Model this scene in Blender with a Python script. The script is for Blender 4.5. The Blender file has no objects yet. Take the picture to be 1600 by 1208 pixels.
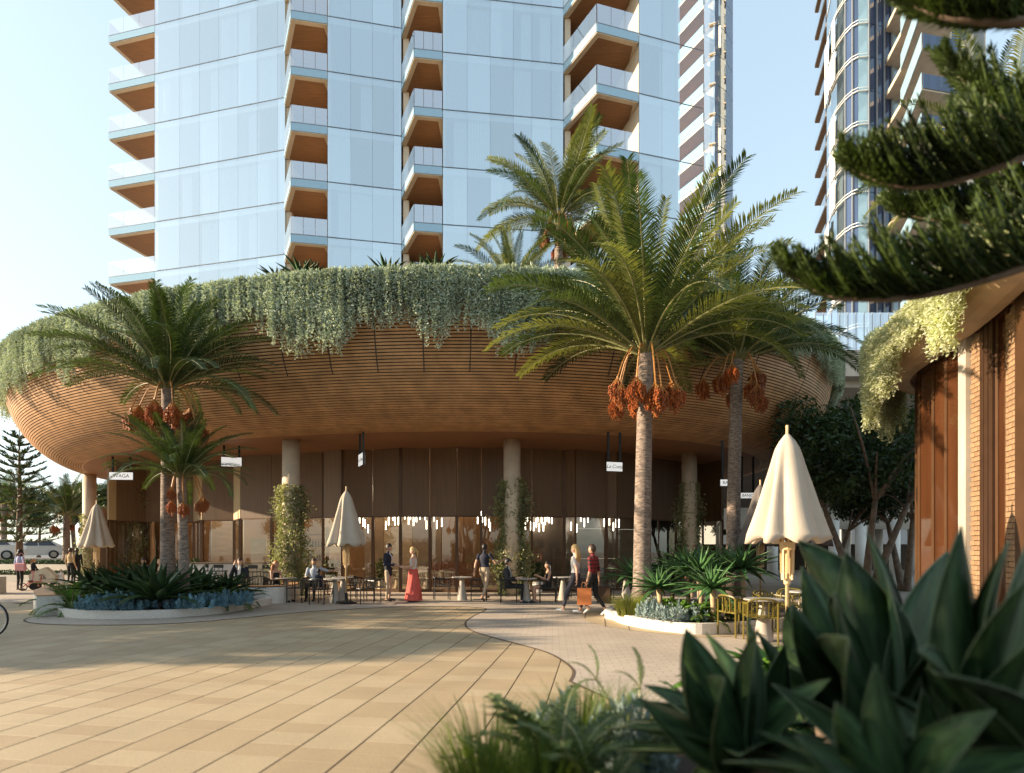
import bpy, bmesh, math, random
import numpy as np
from mathutils import Vector, Matrix, Euler, Quaternion

S = bpy.context.scene
COL = S.collection
R = math.radians
random.seed(7)
rng = np.random.default_rng(7)

# ------------------------------------------------------------------ camera
FPX, HX, HY, EYE = 900.0, 800.0, 860.0, 1.6
cd = bpy.data.cameras.new('camera')
cam = bpy.data.objects.new('camera', cd); COL.objects.link(cam)
cam.location = (0, 0, EYE); cam.rotation_euler = (R(90), 0, 0)
cd.sensor_width = 36; cd.lens = 36 * FPX / 1600
cd.shift_x = 0; cd.shift_y = (HY - 604) / 1600
cd.clip_start = 0.05; cd.clip_end = 3000
cd.dof.use_dof = True; cd.dof.focus_distance = 17.0; cd.dof.aperture_fstop = 1.05
S.camera = cam

# ------------------------------------------------------------------ sky, sun
SUN_EL, SUN_DIR = R(19), Vector((-1.0, -0.02, 0)).normalized()      # towards the sun, on plan
SUNV = Vector((SUN_DIR.x * math.cos(SUN_EL), SUN_DIR.y * math.cos(SUN_EL), math.sin(SUN_EL)))
wd = bpy.data.worlds.new('World'); S.world = wd; wd.use_nodes = True
wn = wd.node_tree.nodes; wl = wd.node_tree.links
bg = wn['Background']
sky = wn.new('ShaderNodeTexSky'); sky.sky_type = 'NISHITA'; sky.sun_disc = False
sky.sun_elevation = SUN_EL; sky.sun_rotation = math.atan2(SUN_DIR.x, SUN_DIR.y)
sky.altitude = 0; sky.air_density = 1.0; sky.dust_density = 1.2; sky.ozone_density = 1.0
# pale even summer haze: the sky's contrast is compressed as a whole
gm = wn.new('ShaderNodeGamma'); gm.inputs[1].default_value = .42
ts = wn.new('ShaderNodeVectorMath'); ts.operation = 'MULTIPLY'; ts.inputs[1].default_value = (1.66, 1.82, 1.84)
wl.new(sky.outputs[0], gm.inputs[0]); wl.new(gm.outputs[0], ts.inputs[0]); wl.new(ts.outputs[0], bg.inputs[0]); bg.inputs[1].default_value = 0.15
sl = bpy.data.lights.new('sun', 'SUN'); sun = bpy.data.objects.new('sun', sl); COL.objects.link(sun)
sl.energy = 4.8; sl.angle = R(0.55); sl.color = (1.0, 0.80, 0.56)
sun.rotation_euler = SUNV.to_track_quat('Z', 'Y').to_euler(); sun.location = (-40, -10, 30)

S.view_settings.view_transform = 'Standard'; S.view_settings.look = 'None'
S.view_settings.exposure = 1.35; S.view_settings.gamma = 1.0
S.cycles.use_denoising = True
S.cycles.max_bounces = 6; S.cycles.diffuse_bounces = 3; S.cycles.glossy_bounces = 3
S.cycles.transparent_max_bounces = 10; S.cycles.transmission_bounces = 3
S.cycles.sample_clamp_indirect = 6.0
S.cycles.caustics_reflective = False; S.cycles.caustics_refractive = False

# ------------------------------------------------------------------ helpers
def W(x, y, d):
    return Vector(((x - HX) / FPX * d, d, EYE + (HY - y) / FPX * d))
def GP(x, y, z=0.0):                                  # the point of the level z seen at x, y
    d = (EYE - z) * FPX / (y - HY)
    return Vector(((x - HX) / FPX * d, d, z))

def link(o, parent=None):
    COL.objects.link(o)
    if parent is not None: o.parent = parent
    return o
def tag(o, label=None, cat=None, group=None, kind=None):
    if label: o['label'] = label
    if cat: o['category'] = cat
    if group: o['group'] = group
    if kind: o['kind'] = kind
    return o
def thing(name, label, cat, loc=(0, 0, 0), rz=0.0, group=None):
    o = bpy.data.objects.new(name, None); COL.objects.link(o)
    o.location = loc; o.rotation_euler = (0, 0, rz); o.empty_display_size = .2
    return tag(o, label, cat, group)
def inst(name, me, parent=None, mat=None):
    o = bpy.data.objects.new(name, me); COL.objects.link(o)
    if parent is not None: o.parent = parent
    if mat is not None: o.matrix_local = mat
    return o
def dup(root, loc, rz=0.0, label=None, scale=None):
    def cp(o, par):
        c = o.copy(); COL.objects.link(c); c.parent = par
        for ch in o.children: cp(ch, c)
        return c
    r = cp(root, None); r.location = loc; r.rotation_euler = (0, 0, rz)
    if label: r['label'] = label
    if scale: r.scale = (scale,) * 3
    return r

def frame_to(d, up=Vector((0, 0, 1))):
    d = Vector(d).normalized()
    s = d.cross(up)
    if s.length < 1e-4: s = d.cross(Vector((0, 1, 0)))
    s.normalize(); return d, s, s.cross(d)

class MB:
    def __init__(self): self.v = []; self.f = []; self.m = []; self.mi = 0
    def add(self, vs, fs):
        n = len(self.v); self.v += [tuple(p) for p in vs]
        self.f += [tuple(i + n for i in q) for q in fs]; self.m += [self.mi] * len(fs)
        return self
    def box(self, lo, hi):
        x0, y0, z0 = lo; x1, y1, z1 = hi
        return self.add([(x0,y0,z0),(x1,y0,z0),(x1,y1,z0),(x0,y1,z0),(x0,y0,z1),(x1,y0,z1),(x1,y1,z1),(x0,y1,z1)],
            [(0,3,2,1),(4,5,6,7),(0,1,5,4),(1,2,6,5),(2,3,7,6),(3,0,4,7)])
    def bar(self, a, b, w, h, up=(0, 0, 1)):
        a = Vector(a); b = Vector(b); d, s, u = frame_to(b - a, Vector(up))
        vs = []
        for p in (a, b):
            for i, j in ((-1,-1),(1,-1),(1,1),(-1,1)): vs.append(p + s * (i * w / 2) + u * (j * h / 2))
        return self.add(vs, [(0,1,2,3),(7,6,5,4),(0,4,5,1),(1,5,6,2),(2,6,7,3),(3,7,4,0)])
    def tube(self, pts, rad, n=8, cap=True):
        pts = [Vector(p) for p in pts]
        if not hasattr(rad, '__len__'): rad = [rad] * len(pts)
        vs = []; fs = []; ref = None
        for i, p in enumerate(pts):
            t = (pts[min(i + 1, len(pts) - 1)] - pts[max(i - 1, 0)])
            if t.length < 1e-9: t = Vector((0, 0, 1))
            t.normalize()
            if ref is None: ref = t.orthogonal().normalized()
            s = (ref - t * ref.dot(t))
            s = s.normalized() if s.length > 1e-6 else t.orthogonal().normalized()
            ref = s; u = t.cross(s)
            for k in range(n):
                a = 2 * math.pi * k / n
                vs.append(p + (s * math.cos(a) + u * math.sin(a)) * rad[i])
        for i in range(len(pts) - 1):
            for k in range(n):
                fs.append((i*n+k, i*n+(k+1)%n, (i+1)*n+(k+1)%n, (i+1)*n+k))
        if cap:
            fs.append(tuple(range(n-1, -1, -1))); fs.append(tuple((len(pts)-1)*n + k for k in range(n)))
        return self.add(vs, fs)
    def lathe(self, prof, n=24, c=(0, 0), f=None, cap=True):
        vs = []; fs = []
        for i, (r, z) in enumerate(prof):
            for k in range(n):
                a = 2 * math.pi * k / n
                rr = r * (f(a, z, i) if f else 1)
                vs.append((c[0] + rr * math.cos(a), c[1] + rr * math.sin(a), z))
        for i in range(len(prof) - 1):
            for k in range(n):
                fs.append((i*n+k, i*n+(k+1)%n, (i+1)*n+(k+1)%n, (i+1)*n+k))
        if cap:
            fs.append(tuple(range(n-1, -1, -1))); fs.append(tuple((len(prof)-1)*n + k for k in range(n)))
        return self.add(vs, fs)
    def prism(self, poly, z0, z1):                    # poly: counter-clockwise plan outline
        n = len(poly)
        vs = [(p[0], p[1], z0) for p in poly] + [(p[0], p[1], z1) for p in poly]
        fs = [tuple(range(n-1, -1, -1)), tuple(range(n, 2*n))] + [(i, (i+1)%n, (i+1)%n+n, i+n) for i in range(n)]
        return self.add(vs, fs)
    def strip(self, A, B):                            # a ruled band between two polylines
        n = len(A)
        return self.add(list(A) + list(B), [(i, i+1, n+i+1, n+i) for i in range(n-1)])
    def ell(self, c, r, n=10, m=7, rot=None):
        vs = []; fs = []; c = Vector(c)
        for j in range(m + 1):
            t = math.pi * j / m
            for k in range(n):
                a = 2 * math.pi * k / n
                p = Vector((r[0]*math.sin(t)*math.cos(a), r[1]*math.sin(t)*math.sin(a), -r[2]*math.cos(t)))
                if rot is not None: p = rot @ p
                vs.append(c + p)
        for j in range(m):
            for k in range(n): fs.append((j*n+k, j*n+(k+1)%n, (j+1)*n+(k+1)%n, (j+1)*n+k))
        return self.add(vs, fs)
    def mesh(self, name, mats, smooth=False):
        me = bpy.data.meshes.new(name)
        me.from_pydata(self.v, [], self.f)
        for m in (mats if isinstance(mats, (list, tuple)) else [mats]): me.materials.append(m)
        if any(self.m): me.polygons.foreach_set('material_index', self.m)
        if smooth: me.polygons.foreach_set('use_smooth', [True] * len(me.polygons))
        me.update(); return me
    def build(self, name, mats, parent=None, smooth=False, bevel=0):
        o = inst(name, self.mesh(name, mats, smooth), parent)
        if bevel:
            b = o.modifiers.new('bevel', 'BEVEL'); b.width = bevel; b.segments = 2; b.limit_method = 'ANGLE'
        return o

def np_mesh(name, V, F, mat, smooth=False):           # V: n x 3, F: m x k (all the same k)
    me = bpy.data.meshes.new(name)
    V = np.asarray(V, dtype=np.float32); F = np.asarray(F, dtype=np.int32); k = F.shape[1]
    me.vertices.add(len(V)); me.vertices.foreach_set('co', V.ravel())
    me.loops.add(F.size); me.loops.foreach_set('vertex_index', F.ravel())
    me.polygons.add(len(F)); me.polygons.foreach_set('loop_start', np.arange(0, F.size, k, dtype=np.int32))
    me.materials.append(mat); me.update(calc_edges=True)
    if smooth: me.polygons.foreach_set('use_smooth', np.ones(len(F), dtype=bool))
    return me
def leaf_cards(P, D, U, L, Wd):                       # diamond leaves: base points, directions, side vectors, lengths, widths
    n = len(P); L = np.broadcast_to(L, n)[:, None]; Wd = np.broadcast_to(Wd, n)[:, None]
    N = np.cross(D, U)
    V = np.stack([P, P + D*L*.45 + U*Wd*.5 + N*Wd*.12, P + D*L, P + D*L*.45 - U*Wd*.5 + N*Wd*.12], 1).reshape(-1, 3)
    return V, np.arange(4*n).reshape(n, 4)
def unit(a): return a / np.maximum(np.linalg.norm(a, axis=1, keepdims=True), 1e-9)
def rand_dirs(n):
    return unit(rng.normal(size=(n, 3)))

# ------------------------------------------------------------------ materials
def nt(name):
    m = bpy.data.materials.new(name); m.use_nodes = True
    return m, m.node_tree.nodes, m.node_tree.links, m.node_tree.nodes['Principled BSDF']
def c4(c): return (c[0], c[1], c[2], 1.0)
def vary(N, L, sock, col, var, scale, rand, coord='Object', stretch=None, hue=None, detail=4.0):
    tc = N.new('ShaderNodeTexCoord'); src = tc.outputs[coord]
    if coord == 'Position':
        pass
    if stretch:
        mp = N.new('ShaderNodeMapping'); mp.inputs['Scale'].default_value = stretch
        L.new(src, mp.inputs[0]); src = mp.outputs[0]
    nz = N.new('ShaderNodeTexNoise'); nz.inputs['Scale'].default_value = scale; nz.inputs['Detail'].default_value = detail
    L.new(src, nz.inputs['Vector'])
    rp = N.new('ShaderNodeValToRGB'); rp.color_ramp.elements[0].position = .28; rp.color_ramp.elements[1].position = .72
    b = hue or col
    rp.color_ramp.elements[0].color = c4([c*(1-var) for c in b]); rp.color_ramp.elements[1].color = c4([min(1, c*(1+var)) for c in col])
    L.new(nz.outputs[0], rp.inputs[0]); out = rp.outputs[0]
    if rand:
        oi = N.new('ShaderNodeObjectInfo'); mr = N.new('ShaderNodeMapRange')
        mr.inputs[3].default_value = 1 - rand; mr.inputs[4].default_value = 1 + rand
        L.new(oi.outputs['Random'], mr.inputs[0])
        mx = N.new('ShaderNodeVectorMath'); mx.operation = 'SCALE'
        L.new(out, mx.inputs[0]); L.new(mr.outputs[0], mx.inputs['Scale']); out = mx.outputs[0]
    L.new(out, sock); return nz, src
def M(name, col, rough=.6, metal=0.0, var=.12, scale=4.0, bump=0.0, bscale=None, rand=0.0, stretch=None, hue=None, spec=.5):
    m, N, L, b = nt(name)
    b.inputs['Roughness'].default_value = rough; b.inputs['Metallic'].default_value = metal
    b.inputs['Specular IOR Level'].default_value = spec
    nz, src = vary(N, L, b.inputs['Base Color'], col, var, scale, rand, stretch=stretch, hue=hue)
    if bump:
        n2 = N.new('ShaderNodeTexNoise'); n2.inputs['Scale'].default_value = bscale or scale * 4; n2.inputs['Detail'].default_value = 5
        L.new(src, n2.inputs['Vector'])
        bp = N.new('ShaderNodeBump'); bp.inputs['Strength'].default_value = bump; bp.inputs['Distance'].default_value = .02
        L.new(n2.outputs[0], bp.inputs['Height']); L.new(bp.outputs[0], b.inputs['Normal'])
    return m
def leafmat(name, col, trans=.35, var=.25, scale=2.0, rand=.12, rough=.5, hue=None, spec=.35, stretch=None):
    m, N, L, b = nt(name); out = N['Material Output']
    b.inputs['Roughness'].default_value = rough; b.inputs['Specular IOR Level'].default_value = spec
    vary(N, L, b.inputs['Base Color'], col, var, scale, rand, hue=hue, detail=2.0, stretch=stretch)
    src = b.inputs['Base Color'].links[0].from_socket
    tr = N.new('ShaderNodeBsdfTranslucent')
    gm = N.new('ShaderNodeMix'); gm.data_type = 'RGBA'; gm.blend_type = 'MULTIPLY'; gm.inputs[0].default_value = 1
    L.new(src, gm.inputs[6]); gm.inputs[7].default_value = (1.5, 1.55, .8, 1); L.new(gm.outputs[2], tr.inputs[0])
    mx = N.new('ShaderNodeMixShader'); mx.inputs[0].default_value = trans
    L.new(b.outputs[0], mx.inputs[1]); L.new(tr.outputs[0], mx.inputs[2]); L.new(mx.outputs[0], out.inputs[0])
    return m
def glassmat(name, tint=(.9,.95,1), refl=.3, rcol=(1,1,1), wav=0.0, rough=0.0, ior=1.5):
    m, N, L, b = nt(name); out = N['Material Output']; N.remove(b)
    tr = N.new('ShaderNodeBsdfTransparent'); tr.inputs[0].default_value = c4(tint)
    gl = N.new('ShaderNodeBsdfGlossy'); gl.inputs[0].default_value = c4(rcol); gl.inputs['Roughness'].default_value = rough
    fr = N.new('ShaderNodeFresnel'); fr.inputs[0].default_value = ior
    mr = N.new('ShaderNodeMapRange'); mr.inputs[3].default_value = refl; mr.inputs[4].default_value = 1.0
    L.new(fr.outputs[0], mr.inputs[0])
    ge = N.new('ShaderNodeNewGeometry'); iv = N.new('ShaderNodeMath'); iv.operation = 'SUBTRACT'; iv.inputs[0].default_value = 1; L.new(ge.outputs['Backfacing'], iv.inputs[1])
    ml = N.new('ShaderNodeMath'); ml.operation = 'MULTIPLY'; L.new(mr.outputs[0], ml.inputs[0]); L.new(iv.outputs[0], ml.inputs[1])   # reflects on the way in, no trapped light inside the sheet
    mx = N.new('ShaderNodeMixShader'); L.new(ml.outputs[0], mx.inputs[0])
    L.new(tr.outputs[0], mx.inputs[1]); L.new(gl.outputs[0], mx.inputs[2]); L.new(mx.outputs[0], out.inputs[0])
    if wav:
        oi = N.new('ShaderNodeObjectInfo'); rr = N.new('ShaderNodeMapRange'); rr.inputs[3].default_value = refl-.09; rr.inputs[4].default_value = refl+.07
        L.new(oi.outputs['Random'], rr.inputs[0]); L.new(rr.outputs[0], mr.inputs[3])
        tc = N.new('ShaderNodeTexCoord'); nz = N.new('ShaderNodeTexNoise'); nz.inputs['Scale'].default_value = .35
        L.new(tc.outputs['Object'], nz.inputs[0]); bp = N.new('ShaderNodeBump'); bp.inputs['Strength'].default_value = wav
        bp.inputs['Distance'].default_value = .05
        L.new(nz.outputs[0], bp.inputs['Height']); L.new(bp.outputs[0], gl.inputs['Normal'])
    return m
def emit(name, col, s):
    m, N, L, b = nt(name); b.inputs['Base Color'].default_value = c4(col)
    b.inputs['Emission Color'].default_value = c4(col); b.inputs['Emission Strength'].default_value = s
    return m
def woodmat(name, col, var=.25, stretch=(1, 1, 12), scale=3, rough=.55, rand=.08, bump=.1):
    return M(name, col, rough, 0, var, scale, bump, scale * 2, rand, stretch)

m_ground = M('ground_paving', (.36, .30, .24), .8, 0, .10, .8)
m_base = M('joint_sand', (.10, .065, .04), .9)
m_concrete = M('concrete', (.42, .37, .31), .75, 0, .12, 1.5, .15, 18)
m_column = M('column_concrete', (.60, .49, .36), .7, 0, .16, 2.2, .25, 14)
m_terrazzo = M('terrazzo', (.66, .61, .55), .6, 0, .14, 40, .08, 60)
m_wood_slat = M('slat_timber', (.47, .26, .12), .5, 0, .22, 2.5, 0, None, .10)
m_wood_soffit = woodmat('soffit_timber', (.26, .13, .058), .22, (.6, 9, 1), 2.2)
m_ceiling = M('ceiling_plaster', (.26, .12, .055), .6, 0, .08, 1)
m_shell = M('shell_dark', (.07, .045, .03), .8)
m_dark = M('dark_metal', (.02, .02, .02), .4, .3, .1)
m_black = M('black_metal', (.012, .012, .012), .4, .0, .1)
m_bronze = M('bronze_frame', (.10, .05, .024), .4, .35, .15, 3)
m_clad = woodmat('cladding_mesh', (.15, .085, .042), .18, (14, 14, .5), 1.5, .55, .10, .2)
m_clad_sunlit = woodmat('cladding_sunlit', (.55, .42, .24), .15, (14, 14, .5), 1.5)  # sunlight painted into the colour: paler cladding for the sun-facing returns
m_white = M('white_paint', (.78, .76, .72), .5, 0, .05)
m_trim = M('cream_trim', (.62, .52, .40), .5, 0, .06)
m_soil = M('soil', (.035, .025, .018), .95, 0, .3, 6, .4)
m_stone = M('stone_slab', (.14, .11, .09), .35, 0, .45, 1.3, .1, 8, .12, (1, 1, 2.5), hue=(.25, .20, .165))
m_brick = M('brick', (.27, .165, .09), .8, 0, .2, 8, .3, 30, .16)
m_mortar = M('mortar', (.30, .22, .15), .9)
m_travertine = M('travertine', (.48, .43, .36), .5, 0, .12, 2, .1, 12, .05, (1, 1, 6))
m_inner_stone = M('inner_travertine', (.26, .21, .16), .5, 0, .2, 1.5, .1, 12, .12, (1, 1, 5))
m_inner_floor = M('interior_floor', (.50, .42, .33), .35, 0, .1, 1)
m_inner_wall = M('interior_wall', (.22, .16, .11), .7, 0, .15, .8)
m_tower_glass = glassmat('tower_glass', (.85, .92, .96), .66, (.95, 1.0, 1.0), .03)
m_rail_glass = glassmat('balustrade_glass', (.93, .97, 1.0), .58, (1, 1, 1))
m_screen_glass = glassmat('screen_glass', (.86, .94, .98), .16, (1, 1, 1))
m_edge_glass = M('slab_edge_glass', (.33, .50, .62), .08, .0, .03, spec=1.0)
m_shop_glass = glassmat('shop_glass', (.92, .89, .83), .05, (1, 1, 1))
m_brown_glass, N_, L_, b_ = nt('bronze_glass'); b_.inputs['Roughness'].default_value = .06; b_.inputs['Specular IOR Level'].default_value = .6
vary(N_, L_, b_.inputs['Base Color'], (.105, .042, .018), .25, .8, .15, stretch=(3, 3, .4))
t_ = N_.new('ShaderNodeBsdfTransparent'); t_.inputs[0].default_value = (.8, .55, .38, 1); x_ = N_.new('ShaderNodeMixShader'); x_.inputs[0].default_value = .35
L_.new(b_.outputs[0], x_.inputs[1]); L_.new(t_.outputs[0], x_.inputs[2]); L_.new(x_.outputs[0], N_['Material Output'].inputs[0])
m_fin = M('shaded_bronze', (.055, .028, .016), .4, .2, .15, 3)  # dark bronze, its colour lowered further to paint in recess shade
m_dark_glass = M('dark_blue_glass', (.035, .06, .13), .06, .0, .3, .8, stretch=(3, 3, .15), spec=1.0)
m_curtain = M('curtain', (.80, .78, .74), .9, 0, .06, 3)
m_room = M('room_back', (.30, .32, .34), .9, 0, .1)
m_mull = M('joint_line', (.20, .22, .25), .5)
m_fabric_l = M('umbrella_canvas', (.47, .40, .32), .95, 0, .10, 2.2, .3, 70)
m_fabric_d = M('umbrella_canvas_dark', (.12, .105, .10), .9, 0, .08, 3)
m_pole = M('umbrella_wood', (.62, .45, .24), .5, 0, .15, 3)
m_yellow = M('mustard_metal', (.15, .115, .016), .4, 0, .1)
m_lamp = emit('lamp_white', (1, .93, .8), 4.5)
m_lampwarm = emit('lamp_warm', (1, .72, .36), 6.0)
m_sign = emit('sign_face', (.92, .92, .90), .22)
m_ink = M('sign_ink', (.05, .05, .05), .6)
m_bark = M('bark', (.17, .12, .085), .9, 0, .35, 6, .6, 14)
# ================================================================== ground and plaza
def posmat_brick(name, c1, c2, mortar, sx, sy, msize=.03, rough=.8, rot=0):
    m, N, L, b = nt(name); b.inputs['Roughness'].default_value = rough
    g = N.new('ShaderNodeNewGeometry'); mp = N.new('ShaderNodeMapping')
    mp.inputs['Rotation'].default_value = (0, 0, rot); L.new(g.outputs['Position'], mp.inputs[0])
    bt = N.new('ShaderNodeTexBrick'); bt.inputs['Scale'].default_value = 1.0
    bt.inputs['Brick Width'].default_value = sx; bt.inputs['Row Height'].default_value = sy
    bt.inputs['Mortar Size'].default_value = msize; bt.inputs['Mortar Smooth'].default_value = .1
    bt.inputs['Color1'].default_value = c4(c1); bt.inputs['Color2'].default_value = c4(c2); bt.inputs['Mortar'].default_value = c4(mortar)
    L.new(mp.outputs[0], bt.inputs[0])
    nz = N.new('ShaderNodeTexNoise'); nz.inputs['Scale'].default_value = .7; nz.inputs['Detail'].default_value = 6
    L.new(g.outputs['Position'], nz.inputs[0])
    mr = N.new('ShaderNodeMapRange'); mr.inputs[1].default_value = .3; mr.inputs[2].default_value = .7
    mr.inputs[3].default_value = .86; mr.inputs[4].default_value = 1.1; L.new(nz.outputs[0], mr.inputs[0])
    vm = N.new('ShaderNodeVectorMath'); vm.operation = 'SCALE'
    L.new(bt.outputs[0], vm.inputs[0]); L.new(mr.outputs[0], vm.inputs['Scale']); L.new(vm.outputs[0], b.inputs['Base Color'])
    return m
def pavermat():
    m, N, L, b = nt('paver_sandstone'); b.inputs['Roughness'].default_value = .72
    g = N.new('ShaderNodeNewGeometry'); oi = N.new('ShaderNodeObjectInfo')
    at = N.new('ShaderNodeAttribute'); at.attribute_name = 'tone'
    ad = N.new('ShaderNodeMath'); ad.operation = 'ADD'
    ml = N.new('ShaderNodeMath'); ml.operation = 'MULTIPLY'; 
    L.new(oi.outputs['Random'], ml.inputs[0]); ml.inputs[1].default_value = 1
    L.new(ml.outputs[0], ad.inputs[0]); L.new(at.outputs['Fac'], ad.inputs[1])
    fr = N.new('ShaderNodeMath'); fr.operation = 'FRACT'; L.new(ad.outputs[0], fr.inputs[0])
    rp = N.new('ShaderNodeValToRGB'); e = rp.color_ramp.elements
    e[0].position = .0; e[0].color = (.345, .255, .152, 1); e[1].position = 1; e[1].color = (.395, .305, .19, 1)
    k = e.new(.45); k.color = (.363, .27, .162, 1); k = e.new(.62); k.color = (.39, .30, .186, 1)
    L.new(fr.outputs[0], rp.inputs[0])
    nz = N.new('ShaderNodeTexNoise'); nz.inputs['Scale'].default_value = 1.1; nz.inputs['Detail'].default_value = 7
    L.new(g.outputs['Position'], nz.inputs[0])
    n3 = N.new('ShaderNodeTexNoise'); n3.inputs['Scale'].default_value = 55; n3.inputs['Detail'].default_value = 3
    L.new(g.outputs['Position'], n3.inputs[0])
    ax = N.new('ShaderNodeMath'); ax.operation = 'ADD'; L.new(nz.outputs[0], ax.inputs[0]); L.new(n3.outputs[0], ax.inputs[1])
    mr = N.new('ShaderNodeMapRange'); mr.inputs[1].default_value = .65; mr.inputs[2].default_value = 1.3
    mr.inputs[3].default_value = .82; mr.inputs[4].default_value = 1.12; L.new(ax.outputs[0], mr.inputs[0])
    vm = N.new('ShaderNodeVectorMath'); vm.operation = 'SCALE'
    L.new(rp.outputs[0], vm.inputs[0]); L.new(mr.outputs[0], vm.inputs['Scale']); L.new(vm.outputs[0], b.inputs['Base Color'])
    n2 = N.new('ShaderNodeTexNoise'); n2.inputs['Scale'].default_value = 90; L.new(g.outputs['Position'], n2.inputs[0])
    bp = N.new('ShaderNodeBump'); bp.inputs['Strength'].default_value = .12; bp.inputs['Distance'].default_value = .01
    L.new(n2.outputs[0], bp.inputs['Height']); L.new(bp.outputs[0], b.inputs['Normal'])
    return m
m_paver = pavermat()
m_path = posmat_brick('path_brick', (.43, .36, .29), (.39, .32, .255), (.28, .23, .18), .24, .12, .006, .75, R(4))

tag(MB().add([(-400,-120,-.02),(400,-120,-.02),(400,900,-.02),(-400,900,-.02)], [(0,1,2,3)]).build('ground', m_ground), kind='structure')
plaza = tag(MB().add([(-34,-6,-.008),(4,-6,-.008),(4,17.5,-.008),(-34,17.5,-.008)], [(0,1,2,3)]).build('plaza_paving', m_base), kind='structure')

ALONG = Vector((134/900, 1, 0)).normalized(); ACR = Vector((ALONG.y, -ALONG.x, 0))
PW, PL = .468, .287
BND = [(891,1066),(896,1056),(895,1047),(880,1034),(856,1021),(820,1010),(760,994),(737,986),(728,979),(729,971),(742,962),(757,955),(759.5,952.5),(750,950),
       (700,948),(620,949),(500,955),(400,964),(300,973),(200,977),(100,977),(50,974),(38,970),(46,966),(62,963)]
def smooth_line(P, k=6, closed=False):
    P = [Vector(p) for p in P]; out = []
    n = len(P)
    for i in range(n - 1):
        p0, p1, p2, p3 = P[max(i-1, 0)], P[i], P[i+1], P[min(i+2, n-1)]
        for j in range(k):
            t = j / k
            out.append(.5*((2*p1) + (p2-p0)*t + (2*p0-5*p1+4*p2-p3)*t*t + (3*p1-p0-3*p2+p3)*t**3))
    out.append(P[-1]); return out
bline = smooth_line([GP(*p) for p in BND], 5)
bline = [Vector((2.2, 4.4, 0)), Vector((1.25, 5.6, 0))] + bline
path_poly = bline + [Vector((-11.6, 15.6, 0)), Vector((-12.2, 17.5, 0)), Vector((-34, 17.5, 0)), Vector((-60, 20, 0)), Vector((-60, 60, 0)), Vector((45, 60, 0)), Vector((45, 3.5, 0))]
def inside(x, y, poly):
    c = False; j = len(poly) - 1
    for i in range(len(poly)):
        a, b = poly[i], poly[j]
        if (a.y > y) != (b.y > y) and x < (b.x-a.x)*(y-a.y)/(b.y-a.y) + a.x: c = not c
        j = i
    return c
# pavers: rows along ALONG, every row shifted
tiles = []
for r in range(-75, 14):
    off = random.random() * PL
    s = -2.0
    while s < 21:
        ln = PL * (1 if random.random() < .8 else 2)
        c = ACR * ((r + .5) * PW - .06) + ALONG * (s + off + ln/2)
        if -34 < c.x < 3.6 and 1.0 < c.y < 17.4:
            cor = [c + ACR*i*PW/2 + ALONG*j*ln/2 for i, j in ((-1,-1),(1,-1),(1,1),(-1,1))]
            if not all(inside(q.x, q.y, path_poly) for q in cor):
                tiles.append((c, ln))
        s += ln
def in_view(c):
    if c.y < 3.4: return False
    px = HX + FPX*c.x/c.y; py = HY + FPX*EYE/c.y
    return -20 < px < 900 and py < 1225
tiles.sort(key=lambda t: (0 if in_view(t[0]) else 1, t[0].y))
def tile_geo(mb, c, ln):
    a = ACR * (PW/2 - .006); l = ALONG * (ln/2 - .0015); ch = .004
    a2 = ACR * (PW/2 - .006 - ch); l2 = ALONG * (ln/2 - .0015 - ch)
    vs = []
    for A, Lx, z in ((a, l, -.006), (a, l, 0), (a2, l2, .004)):
        for i, j in ((-1,-1),(1,-1),(1,1),(-1,1)): q = c + A*i + Lx*j; vs.append((q.x, q.y, z))
    fs = [(8,9,10,11)] + [(4+i, 4+(i+1)%4, 8+(i+1)%4, 8+i) for i in range(4)] + [(i, (i+1)%4, 4+(i+1)%4, 4+i) for i in range(4)]
    mb.add(vs, fs)
pm = {}
for i, (c, ln) in enumerate(tiles[:300]):
    key = round(ln, 3)
    if key not in pm:
        mb = MB(); tile_geo(mb, Vector((0,0,0)), ln); pm[key] = mb.mesh('paver', m_paver)
    o = inst('paver', pm[key], plaza); o.location = (c.x, c.y, random.uniform(-.0006, .0006))
mb = MB(); tone = []
for c, ln in tiles[300:]:
    tile_geo(mb, c, ln); tone += [random.random()] * 12
po = mb.build('distant_paver', m_paver, plaza); po['kind'] = 'stuff'
at = po.data.attributes.new('tone', 'FLOAT', 'POINT'); at.data.foreach_set('value', tone)
# brick path over the plaza's rim, with its dark edge
n = len(path_poly)
pp = MB(); pp.add([(p.x, p.y, .010) for p in path_poly], [tuple(range(n-1, -1, -1))])
path = tag(pp.build('path', m_path), kind='structure')
bm = bmesh.new(); bm.from_mesh(path.data); bmesh.ops.triangulate(bm, faces=bm.faces[:])
for f in bm.faces:
    if f.normal.z < 0: f.normal_flip()
bm.to_mesh(path.data); bm.free()
A_, B_ = [], []
for i, p in enumerate(bline):
    t = (bline[min(i+1, len(bline)-1)] - bline[max(i-1, 0)]).normalized(); s = Vector((-t.y, t.x, 0))
    A_.append((p.x + s.x*.022, p.y + s.y*.022, .013)); B_.append((p.x - s.x*.022, p.y - s.y*.022, .013))
MB().strip(A_, B_).build('edge_channel', m_base, path)
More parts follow.
